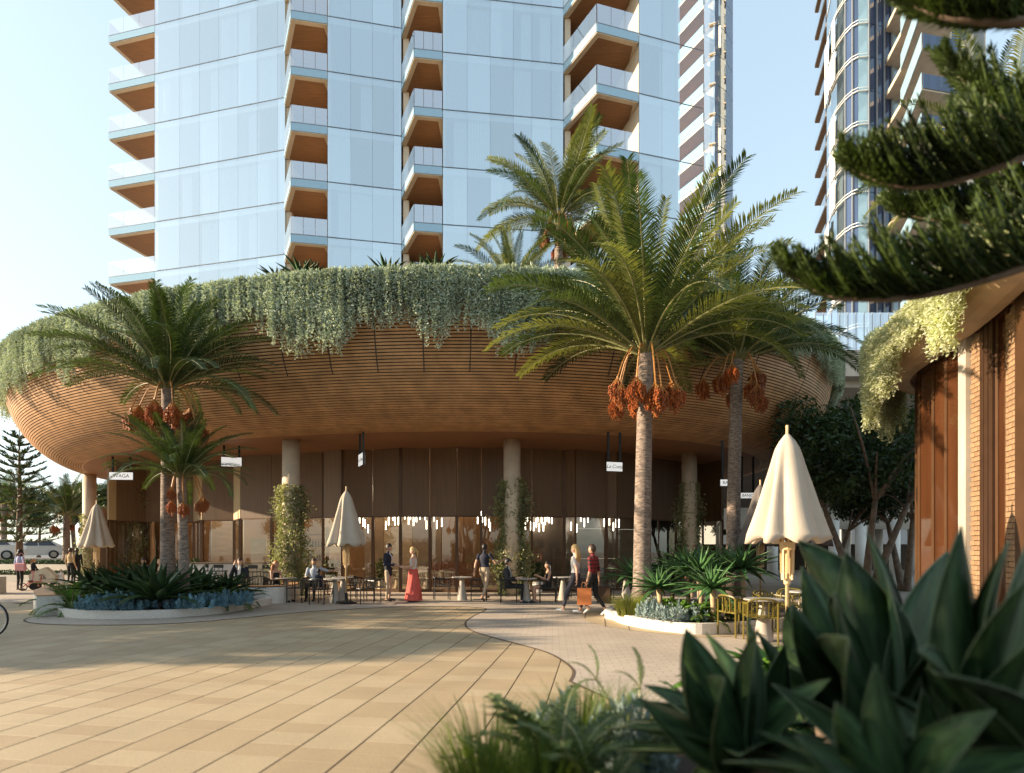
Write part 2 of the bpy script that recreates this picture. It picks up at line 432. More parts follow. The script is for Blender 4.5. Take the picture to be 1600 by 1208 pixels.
# sandstone apron round the right-hand planter
ap = smooth_line([GP(*p) for p in ((1010,953),(960,953),(918,955),(908,962),(915,970),(940,978),(985,986),(1040,992),(1100,998))], 5)
ap += [Vector((6.5, 11.5, 0)), Vector((6.5, 15, 0))]
pp = MB().add([(p.x, p.y, .015) for p in ap], [tuple(range(len(ap)))])
pv = tag(pp.build('pavement', m_paver), kind='structure')
for a, b in (((915,957),(914,966)),((944,955),(946,979)),((975,954),(984,985))):
    MB().strip([GP(a[0]-.7, a[1], .018), GP(b[0]-.7, b[1], .018)], [GP(a[0]+.7, a[1], .018), GP(b[0]+.7, b[1], .018)]).build('joint', m_base, pv)

# ================================================================== the round podium building
PC, PA, PB, PR, PN = (-5.195, 31.676), 20.19, 15.08, -.258, 2.12
PINS, PRISE, CEIL = 2.82, 3.6, 5.5
def PE(th, ins, z=None):
    c, s = math.cos(th), math.sin(th)
    u = math.copysign(abs(c)**(2/PN), c)*(PA-ins); v = math.copysign(abs(s)**(2/PN), s)*(PB-ins)
    x = PC[0] + u*math.cos(PR) - v*math.sin(PR); y = PC[1] + u*math.sin(PR) + v*math.cos(PR)
    return Vector((x, y, 0 if z is None else z))
def hit(px, ins):                                    # near point of the plan curve under image column px
    k = (px - HX) / FPX; best = None; n = 1440; prev = None
    for i in range(n + 1):
        p = PE(2*math.pi*i/n, ins); g = p.x - k*p.y
        if prev is not None and g*prev[0] <= 0:
            w = abs(prev[0])/(abs(prev[0])+abs(g)+1e-12); q = prev[1].lerp(p, w)
            if best is None or q.y < best.y: best = q
        prev = (g, p)
    return best if best is not None else hit(px, ins-.5)
def ring(ins, z, a0=0, a1=360, n=144):
    return [PE(R(a0 + (a1-a0)*i/n), ins, z) for i in range(n+1)]
def prof(t, out=0.0, along=0.0):
    ins = PINS*(1-math.sin(t)); z = CEIL + PRISE*(1-math.cos(t))
    tx, tz = -PINS*math.cos(t), PRISE*math.sin(t); l = math.hypot(tx, tz) or 1
    nx, nz = -PRISE*math.sin(t), -PINS*math.cos(t); m = math.hypot(nx, nz)
    return ins + nx/m*out + tx/l*along, z + nz/m*out + tz/l*along
pod = thing('restaurant_pavilion', 'round restaurant pavilion with curved timber slat overhang and glazed shopfront', 'building', (PC[0], PC[1], 0))
def P(o): o.parent = pod; o.matrix_parent_inverse = Matrix.Translation((-PC[0], -PC[1], 0)); return o
mb = MB(); ts = [math.pi/2*i/20 for i in range(21)]
rings = [ring(*prof(t, -.07)) for t in ts]
for i in range(20): mb.strip(rings[i+1], rings[i])
P(mb.build('overhang_shell', m_shell, None, True))
# slats at equal steps of arc length
tt = np.linspace(0, math.pi/2, 400)
pr = np.array([prof(t) for t in tt]); al = np.concatenate([[0], np.cumsum(np.hypot(*np.diff(pr, axis=0).T))])
NS = 54
for k in range(NS):
    t = float(np.interp(al[-1]*(k+.5)/NS, al, tt)); hw = al[-1]/NS*.345
    cr = [prof(t, .0, -hw), prof(t, .0, hw), prof(t, -.06, hw), prof(t, -.06, -hw)]
    rr = [ring(c[0], c[1], -218, 40, 150) for c in cr]
    mb = MB()
    for i in range(4): mb.strip(rr[(i+1)%4], rr[i])
    P(mb.build('slat', m_wood_slat, None))
for px in list(range(292, 1300, 74)):
    mb = MB()
    for s in (1,):
        q = hit(px, .3)
        th = min((R(a/4) for a in range(-880, 160)), key=lambda a: (PE(a, .3)-q).length)
        A_ = []; B_ = []
        for i in range(9):
            t = R(50 + 38*i/8); ins, z = prof(t, .004)
            p = PE(th, ins, z); d = (PE(th+.01, ins, z) - PE(th-.01, ins, z)).normalized()*.02
            A_.append(p-d); B_.append(p+d)
        mb.strip(A_, B_)
    P(mb.build('panel_joint', m_shell, None))
mb = MB(); mb.strip(ring(PINS-.02, CEIL), ring(11.5, CEIL)); P(mb.build('ceiling', m_ceiling, None))
RIMZ = CEIL + PRISE
mb = MB(); mb.strip(ring(-.01, RIMZ), ring(-.01, RIMZ+.10)); mb.strip(ring(-.01, RIMZ+.10), ring(.25, RIMZ+.10)); mb.strip(ring(.25, RIMZ+.10), ring(.25, RIMZ-.1))
P(mb.build('planter_rim', m_concrete, None))
n = 144; mb = MB(); mb.add(ring(.2, RIMZ-.08)[:-1], [tuple(range(n))]); P(mb.build('roof_garden_soil', m_soil, None))

# shopfront: folded line of glazing and cladding
FX = [(165,1.1),(168,1.1),(181,0),(228,.3),(303,.8),(316,0),(366,.6),(376,0),(425,.15),(505,.3),(535,0),(583,.25),(626,0),(672,.3),(714,0),(752,.25),(790,.05),(831,.15),
      (881,.35),(899,0),(947,.3),(964,0),(1000,.3),(1056,.2),(1098,.5),(1128,1.0),(1129,1.0)]
FV = [hit(x, 5.7 + e) for x, e in FX]
FV[0] = FV[1] + Vector((-.4, 4, 0)); FV[-1] = FV[-2] + Vector((1.4, 4.5, 0))
HEAD = 2.92
up = Vector((0, 0, 1))
for i in range(len(FV)-1):
    a, b = FV[i], FV[i+1]; d = (b-a).normalized(); L_ = (b-a).length
    inw = Vector((-d.y, d.x, 0))
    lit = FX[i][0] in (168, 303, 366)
    P(MB().bar(a+d*.012+up*((CEIL+HEAD)/2), b-d*.012+up*((CEIL+HEAD)/2), .06, CEIL-HEAD-.004).build('cladding_panel', m_clad_sunlit if lit else m_clad))
    big = L_ > .9
    cuts = [0, 1] if L_ < 1.9 else ([0, .5, 1] if L_ < 3.2 else [0, .34, .67, 1])
    for k in range(len(cuts)-1):
        p, q = a + d*(L_*cuts[k]+.03), a + d*(L_*cuts[k+1]-.03)
        pane = P(MB().bar(p+up*(HEAD+.1)/2, q+up*(HEAD+.1)/2, .012, HEAD-.12).build('glass_pane', m_shop_glass))
        if k: 
            x = a + d*L_*cuts[k]
            P(MB().box((x.x-.03, x.y-.03, .02), (x.x+.03, x.y+.03, HEAD-.03)).build('mullion', m_bronze))
    P(MB().bar(a+up*.06-inw*0, b+up*.06, .09, .09).build('sill', m_bronze))
    P(MB().bar(a+up*(HEAD-.025), b+up*(HEAD-.025), .1, .045).build('head_rail', m_bronze))
for i, (v, e) in enumerate(zip(FV, FX)):
    r = .055 if e[0] in (583, 626, 672, 714, 316, 376, 425, 881, 947) else .04
    P(MB().box((v.x-r, v.y-r-.02, .012), (v.x+r, v.y+r, CEIL-.01 if e[0] in (535, 626, 881, 947, 505) else HEAD)).build('mullion', m_bronze))
# timber batten screen behind the left glazing
for i in range(30):
    q = hit(232 + i*2.6, 6.7); P(MB().box((q.x-.03, q.y-.05, .02), (q.x+.03, q.y+.05, HEAD)).build('batten', m_wood_slat))
# columns
COLS = [(140,29.6),(212,26.8),(455,20.4),(800,20.4),(1077,23.2)]
for x, d in COLS:
    p = W(x, 860, d)
    mb = MB().lathe([(.30,0),(.30,CEIL)], 28, (p.x, p.y)); P(mb.build('column', m_column, None, True))
# interior shell
fl = [PE(R(a), 6.0, .022) for a in range(0, 360, 4)]
P(MB().add(fl, [tuple(range(len(fl)))]).build('interior_floor', m_inner_floor))
BW = [(150,10.5),(228,10.2),(330,10.3),(430,10.4),(540,10.2),(600,10.2),(690,10.3),(760,10.2),(826,9.6)]
BV = [hit(x, e) for x, e in BW]
for i in range(len(BV)-1):
    a, b = BV[i], BV[i+1]
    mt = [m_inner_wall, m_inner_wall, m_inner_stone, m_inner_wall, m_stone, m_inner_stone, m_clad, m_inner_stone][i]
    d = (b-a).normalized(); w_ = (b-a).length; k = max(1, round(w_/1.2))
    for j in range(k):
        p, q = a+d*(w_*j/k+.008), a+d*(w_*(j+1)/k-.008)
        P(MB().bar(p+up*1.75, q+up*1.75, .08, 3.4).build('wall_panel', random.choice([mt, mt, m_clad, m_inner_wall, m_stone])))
SV = [hit(x, e) for x, e in ((826,9.6),(832,7.0),(880,7.1),(945,7.2),(1000,7.0))]
for i in range(len(SV)-1):
    a, b = SV[i], SV[i+1]; d = (b-a).normalized(); w_ = (b-a).length; k = max(1, round(w_/.95))
    for j in range(k):
        for z0, z1 in ((.03, 1.25), (1.26, 2.5), (2.51, 3.7)):
            p, q = a+d*(w_*j/k+.004), a+d*(w_*(j+1)/k-.004)
            P(MB().bar(p+up*(z0+z1)/2, q+up*(z0+z1)/2, .06, z1-z0).build('stone_panel', m_stone))
a, b = hit(1003, 7.4), hit(1060, 7.2)
P(MB().bar(a+up*1.6, b+up*1.6, .1, 3.2).build('dark_recess_panel', m_dark))
mb = MB(); mb.strip(ring(11.5, 0), ring(11.5, CEIL)); P(mb.build('core_wall', m_inner_wall))
# booth wainscot and shelves with bottles seen through the glazing
a, b = hit(668, 8.6), hit(756, 8.6)
d = (b-a).normalized(); w_ = (b-a).length
for j in range(16):
    p, q = a+d*(w_*j/16+.01), a+d*(w_*(j+1)/16-.01)
    P(MB().bar(p+up*.55, q+up*.55, .05, 1.05).build('booth_board', woodmat('booth_timber', (.22,.09,.045)) if j == 0 else bpy.data.materials['booth_timber']))
# ================================================================== glass tower over the pavilion
def on_line(px, A, B):
    k = (px - HX)/FPX; A = Vector((A[0], A[1], 0)); B = Vector((B[0], B[1], 0)); D = B - A
    t = (k*A.y - A.x)/(D.x - k*D.y); return A + D*t
FH = 3.3
ZF = [20.3 + FH*k for k in range(-3, 8)]
def fold_sheet(a, b, z0, z1, amp=.05, pitch=.18):
    n = max(4, int((b-a).length/pitch*4)); d = (b-a); s = Vector((-d.y, d.x, 0)).normalized()
    pts = [a + d*(i/n) + s*(amp*math.sin(i*math.pi/2+.4) + amp*.4*math.sin(i*.37)) for i in range(n+1)]
    return MB().strip([p+up*z0 for p in pts], [p+up*z1 for p in pts])
tower = thing('apartment_tower', 'tall pale blue glass apartment tower with sawtooth stacks of timber lined balconies', 'tower', (-8, 36, 9))
def T(o, root=None):
    root = root or tower; o.parent = root; o.matrix_parent_inverse = Matrix.Translation(-Vector(root.location)); return o
SEC = [((-23.9,38.6),(-14.4,36.4),[242,281,312,342,372,402,434,445.5]),
       ((-11.0,34.4),(-6.77,35.2),[512,548,582,615,627]),
       ((-3.97,33.07),(3.0,33.9),[692,730,766,802,831,861,880]),
       ((7.02,31.9),(11.0,33.0),[998.5,1034,1062,1099])]
rs = random.Random(5)
def glazed(root, pts, zs, fh, mat=None, curt=.6, back=True, gap=.005):
    """panes between successive plan points, one per storey; thin dark floor line; curtains behind some"""
    mat = mat or m_tower_glass
    for i in range(len(pts)-1):
        a, b = pts[i], pts[i+1]; d = (b-a).normalized(); inw = Vector((-d.y, d.x, 0))
        if inw.y < 0: inw = -inw
        for z in zs:
            o = T(MB().bar(a+d*gap+up*(z+fh/2), b-d*gap+up*(z+fh/2), .03, fh-.07).build('pane', mat), root)
            if curt and rs.random() < curt:
                u0 = rs.choice([0, .0, .45]); u1 = rs.choice([.5, 1, 1]); L_ = (b-a).length
                if u1 > u0 + .2:
                    c = fold_sheet(a+d*L_*u0+inw*.22, a+d*L_*u1+inw*.22, z+.03, z+fh-.42, .04, .16).build('curtain', m_curtain, None, True)
                    c.parent = o
    a, b = pts[0], pts[-1]
for A, B, pxs in SEC:
    pts = [on_line(x, A, B) for x in pxs]
    a, b = pts[0], pts[-1]; d = (b-a).normalized(); inw = Vector((-d.y, d.x, 0))
    if pxs[-1] == 1099:
        glazed(tower, pts[:3], ZF, FH); glazed(tower, pts[2:], ZF, FH, m_screen_glass, 0)
    else: glazed(tower, pts, ZF, FH)
    for z in ZF:
        T(MB().bar(a-d*.0+up*(z-.005), b+up*(z-.005), .05, .024).build('floor_joint', m_mull))
        e = b if pxs[-1] != 1099 else pts[2]
        poly = [a+inw*.06, e+inw*.06, e+inw*5, a+inw*5]
        T(MB().prism([(p.x, p.y) for p in poly], z-.38, z-.06).build('floor_slab', m_white))
    e = b if pxs[-1] != 1099 else pts[2]
    T(MB().bar(a+inw*4.2+up*(ZF[0]+18), e+inw*4.2+up*(ZF[0]+18), .2, 40).build('room_wall', m_room))
    for p in (a, e):
        q = p + (d*.09 if p is a else -d*.09) + inw*.1
        T(MB().bar(q+up*28, q+inw*4+up*28, .12, 36, up=(0,0,1)).build('party_wall', m_trim))
BALC = [ [(-27.6,39.45),(-23.93,38.62),(-22.5,43.6),(-26.25,44.4)],
         [(-13.05,34.05),(-11.03,34.40),(-11.03,38.6),(-15.1,38.6),(-14.38,36.45)],
         [(-5.58,32.86),(-4.0,33.06),(-4.0,37.2),(-7.4,37.2),(-6.74,35.25)],
         [(4.6,31.24),(6.99,31.9),(6.99,36.2),(2.2,36.2),(3.03,33.95)] ]
def inset_poly(P_, w):
    n = len(P_); c = sum((Vector((p[0], p[1], 0)) for p in P_), Vector())/n; out = []
    for i in range(n):
        p0, p1, p2 = [Vector((P_[j % n][0], P_[j % n][1], 0)) for j in (i-1, i, i+1)]
        d1 = (p1-p0).normalized(); d2 = (p2-p1).normalized()
        n1 = Vector((-d1.y, d1.x, 0)); n2 = Vector((-d2.y, d2.x, 0))
        bis = (n1+n2); bis = bis/max(.3, bis.dot(n1)); out.append(p1 + bis*w)
    return out
for bi, poly in enumerate(BALC):
    V_ = [Vector((p[0], p[1], 0)) for p in poly]
    edges = [(V_[-1], V_[0]), (V_[0], V_[1])]          # left side, front
    ins = inset_poly(poly, .26)
    for z in ZF:
        slab = T(MB().prism(poly, z-.52, z-.04).build('balcony', m_trim))
        def K(o): o.parent = slab; return o
        n = len(ins)
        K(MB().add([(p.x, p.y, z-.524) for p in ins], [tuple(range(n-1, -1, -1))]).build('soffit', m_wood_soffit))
        for e, (a, b) in enumerate(edges):
            d = (b-a).normalized(); o_ = Vector((d.y, -d.x, 0)); L_ = (b-a).length
            K(MB().bar(a+o_*.03+up*(z-.245), b+o_*.03+up*(z-.245), .02, .45).build('fascia_glass', m_edge_glass))
            K(MB().bar(a+o_*.03+up*z, b+o_*.03+up*z, .04, .035).build('base_rail', m_mull))
            k = 3
            for j in range(k):
                p, q = a+d*(L_*j/k+.01)+o_*.03, a+d*(L_*(j+1)/k-.01)+o_*.03
                K(MB().bar(p+up*(z+.53), q+up*(z+.53), .016, 1.0).build('balustrade_pane', m_rail_glass))
        if bi:
            a, b = V_[2], V_[3]; w = (a-b)
            K(MB().bar(b+w*.02-Vector((0,.25,0))+up*(z+1.3), a-w*.02-Vector((0,.25,0))+up*(z+1.3), .05, 2.6).build('door_glass', m_dark_glass))
            K(MB().bar(b+w*.5-Vector((0,.3,0))+up*z, b+w*.5-Vector((0,.3,0))+up*(z+2.7), .07, .07, up=(0,1,0)).build('door_frame', m_trim))
            c = V_[-1]; K(MB().bar(c+Vector((.25,.2,0))+up*z, c+Vector((.25,.2,0))+up*(z+2.75), .34, .34, up=(0,1,0)).build('post', m_trim))
    if bi:
        a, b = V_[2], V_[3]
        T(MB().bar(b+up*27, a+up*27, .1, 34).build('recess_wall', m_inner_wall))

# ------------------------------------------------------------------ second tower, behind
t2 = thing('apartment_tower', 'slim tower with tan balconies and dark blue glass strips behind the sawtooth tower', 'tower', (22, 68, 0))
Z2 = [10 + FH*k for k in range(0, 22)]
Nn = Vector((21.5, 64.6, 0)); bk = Vector((-.503, 1, 0)).normalized()
lf = Vector((-bk.y, bk.x, 0))                              # outward, to the left
if lf.x > 0: lf = -lf
for z in Z2[6:]:
    a, b = Nn, Nn + bk*15
    o = T(MB().prism([(p.x, p.y) for p in (a, b, b-lf*2.4, a-lf*2.4)][::-1], z-.35, z).build('balcony', m_trim), t2)
    def K(x): x.parent = o; return x
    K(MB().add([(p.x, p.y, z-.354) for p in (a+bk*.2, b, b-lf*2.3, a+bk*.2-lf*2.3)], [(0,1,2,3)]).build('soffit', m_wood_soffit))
    for j in range(4):
        p, q = a+bk*(15*j/4+.02), a+bk*(15*(j+1)/4-.02)
        K(MB().bar(p+lf*.04+up*(z+.53), q+lf*.04+up*(z+.53), .02, 1.1).build('balustrade_pane', m_edge_glass))
T(MB().bar(Nn-lf*2.3+up*45, Nn-lf*2.3+bk*15+up*45, .1, 72).build('rear_wall', M('tan_render', (.76,.50,.27), .7)), t2)
def edge_pts(lst): return [Vector(((x-HX)/FPX*d, d, 0)) for x, d in lst]
e2 = edge_pts([(1100,64.6),(1109,63.6),(1117,63.4),(1122.5,63.6),(1134,64.3),(1145,66)])
glazed(t2, e2[:3], Z2, FH, m_tower_glass, .3)
for i, m_ in ((2, m_dark_glass), (3, m_tower_glass), (4, m_dark_glass)):
    glazed(t2, e2[i:i+2], Z2, FH, m_, 0)
T(MB().prism([(p.x, p.y) for p in [e2[2]+Vector((.5,1.2,0)), e2[-1]+Vector((-.3,1.0,0)), Vector((29,80,0)), Vector((25.5,80,0))]], 0, 80).build('core', m_room), t2)
for z in Z2:
    a, b = e2[1], e2[2]
    T(MB().bar(a+Vector((-.15,-.15,0))+up*z, b+Vector((0,-.2,0))+up*z, .1, .14).build('floor_band', m_trim), t2)

# ------------------------------------------------------------------ third tower, curved glass, right
t3 = thing('apartment_tower', 'curved glass tower with pale floor bands and side balconies behind the pine branches', 'tower', (32, 60, 0))
Z3 = [7 + FH*k for k in range(0, 22)]
e3 = edge_pts([(1292,63),(1299,60.6),(1308,59),(1320,57.7),(1331,56.9),(1341,56.5),(1356.5,56.4),(1392,57),(1406,57.5)])
glazed(t3, e3[:4], Z3, FH, m_tower_glass, .35)
glazed(t3, e3[3:6], Z3, FH, m_dark_glass, 0)
glazed(t3, e3[5:7], Z3, FH, m_edge_glass, 0)
dk = [e3[6].lerp(e3[7], t) for t in (0, .34, .67, 1)]
glazed(t3, dk, Z3, FH, m_dark_glass, 0)
glazed(t3, e3[7:9], Z3, FH, m_edge_glass, 0)
for x in dk + [e3[3], e3[4]]:
    T(MB().bar(x+Vector((0,-.12,0))+up*7, x+Vector((0,-.12,0))+up*78, .12, .14, up=(0,1,0)).build('fin', m_mull), t3)
for z in Z3:
    mb = MB(); pts = [p+Vector((-.12,-.16,0)) for p in e3[:7]]
    mb.strip([p+up*(z-.06) for p in pts], [p+up*(z+.02) for p in pts]); mb.strip([p+up*(z-.06) for p in e3[:7]], [p+up*(z-.06) for p in pts])
    mb.strip([p+up*(z+.24) for p in pts], [p+up*(z+.30) for p in pts])
    T(mb.build('floor_band', m_white), t3)
T(MB().prism([(p.x, p.y) for p in [e3[1]+Vector((1,1.6,0)), e3[3]+Vector((.6,1.4,0)), e3[5]+Vector((0,1.2,0)), e3[8]+Vector((0,1.2,0)), Vector((46,64,0)), Vector((46,72,0)), Vector((42,72,0)), Vector((38.2,68,0))]], 0, 80).build('core', m_room), t3)
def side_balcony(root, a, b, depth, z, c=None):
    """slab with its long edge a-b and body to the right/back of it"""
    pl = [a, b] + ([c] if c is not None else []) + ([b+Vector((depth, 1.2, 0)), a+Vector((depth, 0, 0))] if c is None else [c+Vector((1.5, depth, 0)), a+Vector((1.5, depth, 0))])
    o = T(MB().prism([(p.x, p.y) for p in pl], z-.42, z).build('balcony', m_trim), root)
    def K(x): x.parent = o; return x
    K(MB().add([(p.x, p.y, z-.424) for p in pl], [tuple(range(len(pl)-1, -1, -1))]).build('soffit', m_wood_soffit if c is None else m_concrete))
    seg = [(a, b)] + ([(b, c)] if c is not None else [])
    for i, (p, q) in enumerate(seg):
        d = (q-p).normalized(); o_ = Vector((d.y, -d.x, 0))
        for u, v in ((0, .5), (.5, 1)):
            s, t = p.lerp(q, u)+d*.02, p.lerp(q, v)-d*.02
            K(MB().bar(s+o_*.05+up*(z+.3), t+o_*.05+up*(z+.3), .03, 1.5 if c is not None and i == 0 else 1.2).build('balustrade_pane', m_rail_glass if c is None else (m_edge_glass if i == 0 else m_dark_glass)))
la, lb = Vector(((1273-HX)/FPX*69, 69, 0)), Vector(((1291-HX)/FPX*63.4, 63.4, 0))
ra, rb, rc = [Vector(((x-HX)/FPX*d, d, 0)) for x, d in ((1408,53.5),(1441,47.5),(1500,48.2))]
for z in Z3[4:]:
    side_balcony(t3, la, lb, 6, z)
for z in Z3[2:]:
    side_balcony(t3, ra, rb, 7, z, rc)
for z in Z3[2:]:
    p = Vector(((1475-HX)/FPX*51, 51, 0)); 
    T(MB().lathe([(.55, z), (.55, z+2.85)], 16, (p.x, p.y)).build('column', m_white, None, True), t3)
    q = Vector(((1424-HX)/FPX*54, 54, 0)); T(MB().box((q.x-.2, q.y-.2, z), (q.x+.2, q.y+.2, z+2.85)).build('post', m_trim), t3)
a, b = Vector(((1404-HX)/FPX*57, 57, 0)), Vector(((1540-HX)/FPX*54, 54, 0))
T(MB().bar(a+up*40, b+up*40, .2, 70).build('recess_wall', m_room), t3)
for z in Z3[2:]:
    for u, v in ((.18, .4), (.55, .78)):
        T(MB().bar(a.lerp(b, u)+Vector((0,-.15,0))+up*(z+1.35), a.lerp(b, v)+Vector((0,-.15,0))+up*(z+1.35), .05, 2.5).build('window', m_dark_glass), t3)
T(MB().bar(la+Vector((4,1,0))+up*42, lb+Vector((2.5,2,0))+up*42, .2, 70).build('rear_wall', m_room), t3)

# ------------------------------------------------------------------ concrete link building behind the dark trees
lk = thing('concrete_podium', 'grey concrete podium with glass railing behind the dark leafy tree', 'building', (20, 32, 0))
T(MB().box((15.6, 29.6, 10.55), (34, 30.4, 11.9)).build('beam', m_concrete), lk)
T(MB().box((15.6, 30.42, 10.2), (34, 46, 10.6)).build('roof_slab', m_concrete), lk)
for i in range(26):
    x = 15.7 + i*.42
    T(MB().box((x+.012, 29.8, 11.92), (x+.408, 29.83, 13.9)).build('railing_pane', m_rail_glass), lk)
    T(MB().box((x-.012, 29.78, 11.92), (x+.012, 29.85, 13.92)).build('railing_post', m_mull), lk)
T(MB().box((14.2, 38, 3.0), (34, 38.6, 4.4)).build('lintel', m_concrete), lk)
T(MB().box((14.2, 38.6, 3.6), (34, 47, 4.0)).build('lower_ceiling', m_shell), lk)
T(MB().box((14.2, 38.9, 4.4), (34, 39.2, 10.2)).build('upper_wall', m_shell), lk)
for x, d in ((1207,36),(1303,37),(1322,44),(1345,37),(1372,44),(1398,37),(1425,44)):
    p = W(x, 860, d); T(MB().lathe([(.32,0),(.32,3.6)], 16, (p.x, p.y)).build('column', m_white, None, True), lk)
T(MB().box((8.5, 47, 0), (36, 47.3, 2.1)).build('garden_wall', m_shell), lk)

# ------------------------------------------------------------------ bronze pavilion on the right
bp = thing('bronze_pavilion', 'bronze glass pavilion with brick piers under a curved planted eave', 'building', (9.5, 10, 0))
BPX = [(1640,7.9),(1592,8.75),(1576,9.05),(1560,9.4),(1537,9.85),(1520,10.2),(1508,10.45),(1480,11.1),(1460,11.6),(1438,12.3)]
bv = edge_pts(BPX); bv = bv + [Vector((9.15,13.0,0)), Vector((10.1,13.8,0)), Vector((11.6,14.3,0)), Vector((15,14.8,0))]
BTOP = 5.45
for p_, nm in ((0,'w'),(2,'g'),(3,'f'),(6,'g'),(7,'g'),(8,'g'),(9,'g'),(10,'g'),(11,'g'),(12,'g')):
    a, b = bv[p_], bv[p_+1]; d = (b-a).normalized()
    if nm == 'g':
        T(MB().bar(a+d*.03+up*2.75, b-d*.03+up*2.75, .02, 5.3).build('glass_pane', m_brown_glass), bp)
        for zz in (.06, BTOP-.04): T(MB().bar(a+up*zz, b+up*zz, .09, .08).build('frame_rail', m_bronze), bp)
    elif nm == 'f':
        for u in (0, .36, .7): T(MB().bar(a.lerp(b, u+.02)+up*2.72, a.lerp(b, u+.28)+up*2.72, .16-.05*u, 5.4).build('frame_fin', m_fin), bp)
    else:
        T(MB().bar(a+up*2.72, b+up*2.72, .1, 5.4).build('bronze_panel', m_bronze), bp)
for i in (2, 3, 6, 7, 8, 9, 10, 11):
    v = bv[i]; T(MB().box((v.x-.035, v.y-.035, .0), (v.x+.035, v.y+.035, BTOP)).build('mullion', m_bronze), bp)
a, b = bv[5], bv[6]; T(MB().bar(a+up*2.72, b+up*2.72, .22, 5.44).build('stone_pier', m_concrete), bp)
for i in (1, 4):                                             # brick piers, brick by brick
    a, b = bv[i], bv[i+1]; d = (b-a).normalized(); o_ = Vector((-d.y, d.x, 0)); L_ = (b-a).length
    o_ = o_ if o_.x < 0 else -o_
    T(MB().bar(a+d*.004+up*2.7-o_*.06, b-d*.004+up*2.7-o_*.06, .12, 5.38).build('mortar_core', m_mortar), bp)
    hb = .086; k = int(5.3/hb); bl = .215
    bmesh_cache = {}
    for r in range(k):
        z = .05 + r*hb; s0 = 0 if r % 2 else -bl/2
        s = s0
        while s < L_:
            u0, u1 = max(s+.005, .006), min(s+bl-.005, L_-.006)
            if u1 - u0 > .03:
                key = (round(u1-u0, 3), i)
                if key not in bmesh_cache:
                    w = d*((u1-u0)/2); bmesh_cache[key] = MB().bar(-w, w, .05, hb-.012).mesh('brick', m_brick)
                q = a+d*((u0+u1)/2)+up*(z+hb/2)+o_*(.014+random.uniform(0, .004))
                T(inst('brick', bmesh_cache[key], None), bp).location = q
            s += bl
inn = edge_pts([(1640,9.4),(1560,11)]) ; 
T(MB().box((11.0, 7, .0), (11.2, 13.5, 5.4)).build('inner_wall', woodmat('inner_timber', (.20,.09,.045))), bp)
T(MB().box((9, 7, .0), (15, 13.2, .05)).build('inner_floor', m_bronze), bp)
def off_line(pts, w):
    out = []
    for i, p in enumerate(pts):
        t = (pts[min(i+1, len(pts)-1)]-pts[max(i-1, 0)]).normalized(); s = Vector((t.y, -t.x, 0))
        out.append(p + s*(-w))
    return out
cv = smooth_line([Vector((7.0,6.6,0))] + [bv[i] for i in (0, 2, 4, 6, 8, 9, 10, 11, 12, 13)], 5)
ev = off_line(cv, .62); ev2 = off_line(cv, .75)
EZ0, EZ1 = 5.35, 5.98
mb = MB()
prv = None
for k in range(7):                                            # rounded timber eave
    t = k/6*math.pi/2; w = .12 + .62*math.sin(t); z = EZ0 + .5*(1-math.cos(t))
    cur = [p+up*z for p in off_line(cv, w)]
    if prv: mb.strip(prv, cur)
    prv = cur
top_ = [p+up*EZ1 for p in off_line(cv, .74)]; mb.strip(prv, top_)
T(mb.build('eave', M('eave_timber', (.48,.34,.21), .5, 0, .15, 3), None, True), bp)
T(MB().strip(top_, [p+up*EZ1 for p in off_line(cv, -4)]).build('roof', m_soil), bp)
T(MB().strip([p+up*(BTOP+.0) for p in off_line(cv, .14)], [p+up*(BTOP+.0) for p in off_line(cv, -3)]).build('ceiling', m_ceiling), bp)
# ================================================================== plants
m_frond = leafmat('palm_leaf', (.055, .085, .024), .24, .35, 1.5, .25, .42, hue=(.035, .06, .02))
m_frond_y = leafmat('palm_leaf_light', (.17, .18, .052), .36, .3, 1.5, .2, .45)
m_rachis = M('palm_rib', (.22, .22, .09), .5)
m_trunk = M('palm_trunk', (.26, .20, .16), .9, 0, .45, 9, .9, 22, .0, (1, 1, 3.2), hue=(.15, .11, .09))
m_date = M('date_fruit', (.30, .078, .02), .4, 0, .4, 9, 0, None, .2)
m_stalk = M('fruit_stalk', (.45, .20, .05), .5)
m_hang = leafmat('trailing_leaf', (.46, .51, .41), .15, .2, .9, 0, .7, hue=(.30, .355, .27))
m_hang_y = leafmat('trailing_leaf_pale', (.50, .52, .36), .35, .3, .9, 0, .6)
m_climb = leafmat('climber_leaf', (.24, .25, .13), .3, .4, 1.5, .1, .55)
m_tree = leafmat('tree_leaf', (.035, .06, .02), .25, .4, 1.0, .1, .45)
m_pine = leafmat('pine_needle', (.045, .075, .022), .15, .4, 3.0, .15, .55)
m_pine_f = leafmat('pine_needle_near', (.055, .085, .02), .22, .5, 5.0, .1, .5, hue=(.03, .05, .015))
m_agave = leafmat('agave_leaf', (.040, .078, .028), .14, .35, 3.0, .25, .5, spec=.2)
m_agave_f = leafmat('agave_leaf_near', (.045, .085, .030), .14, .38, 2.2, .30, .48, spec=.25, stretch=(1.2, 11, 11), hue=(.028, .055, .022))
m_agave_e = M('agave_edge', (.10, .13, .06), .5)
m_aloe = leafmat('aloe_leaf', (.065, .15, .05), .22, .3, 3.0, .25, .4)
m_blue = leafmat('blue_succulent', (.15, .27, .34), .1, .3, 4.0, .2, .55)
m_grass = leafmat('grass_blade', (.20, .22, .05), .4, .3, 2.0, .15, .5)
m_fern = leafmat('fern_leaf', (.07, .14, .03), .35, .35, 3.0, .25, .5)
m_hedge = leafmat('hedge_leaf', (.03, .06, .018), .15, .4, 2.0, .1, .5)

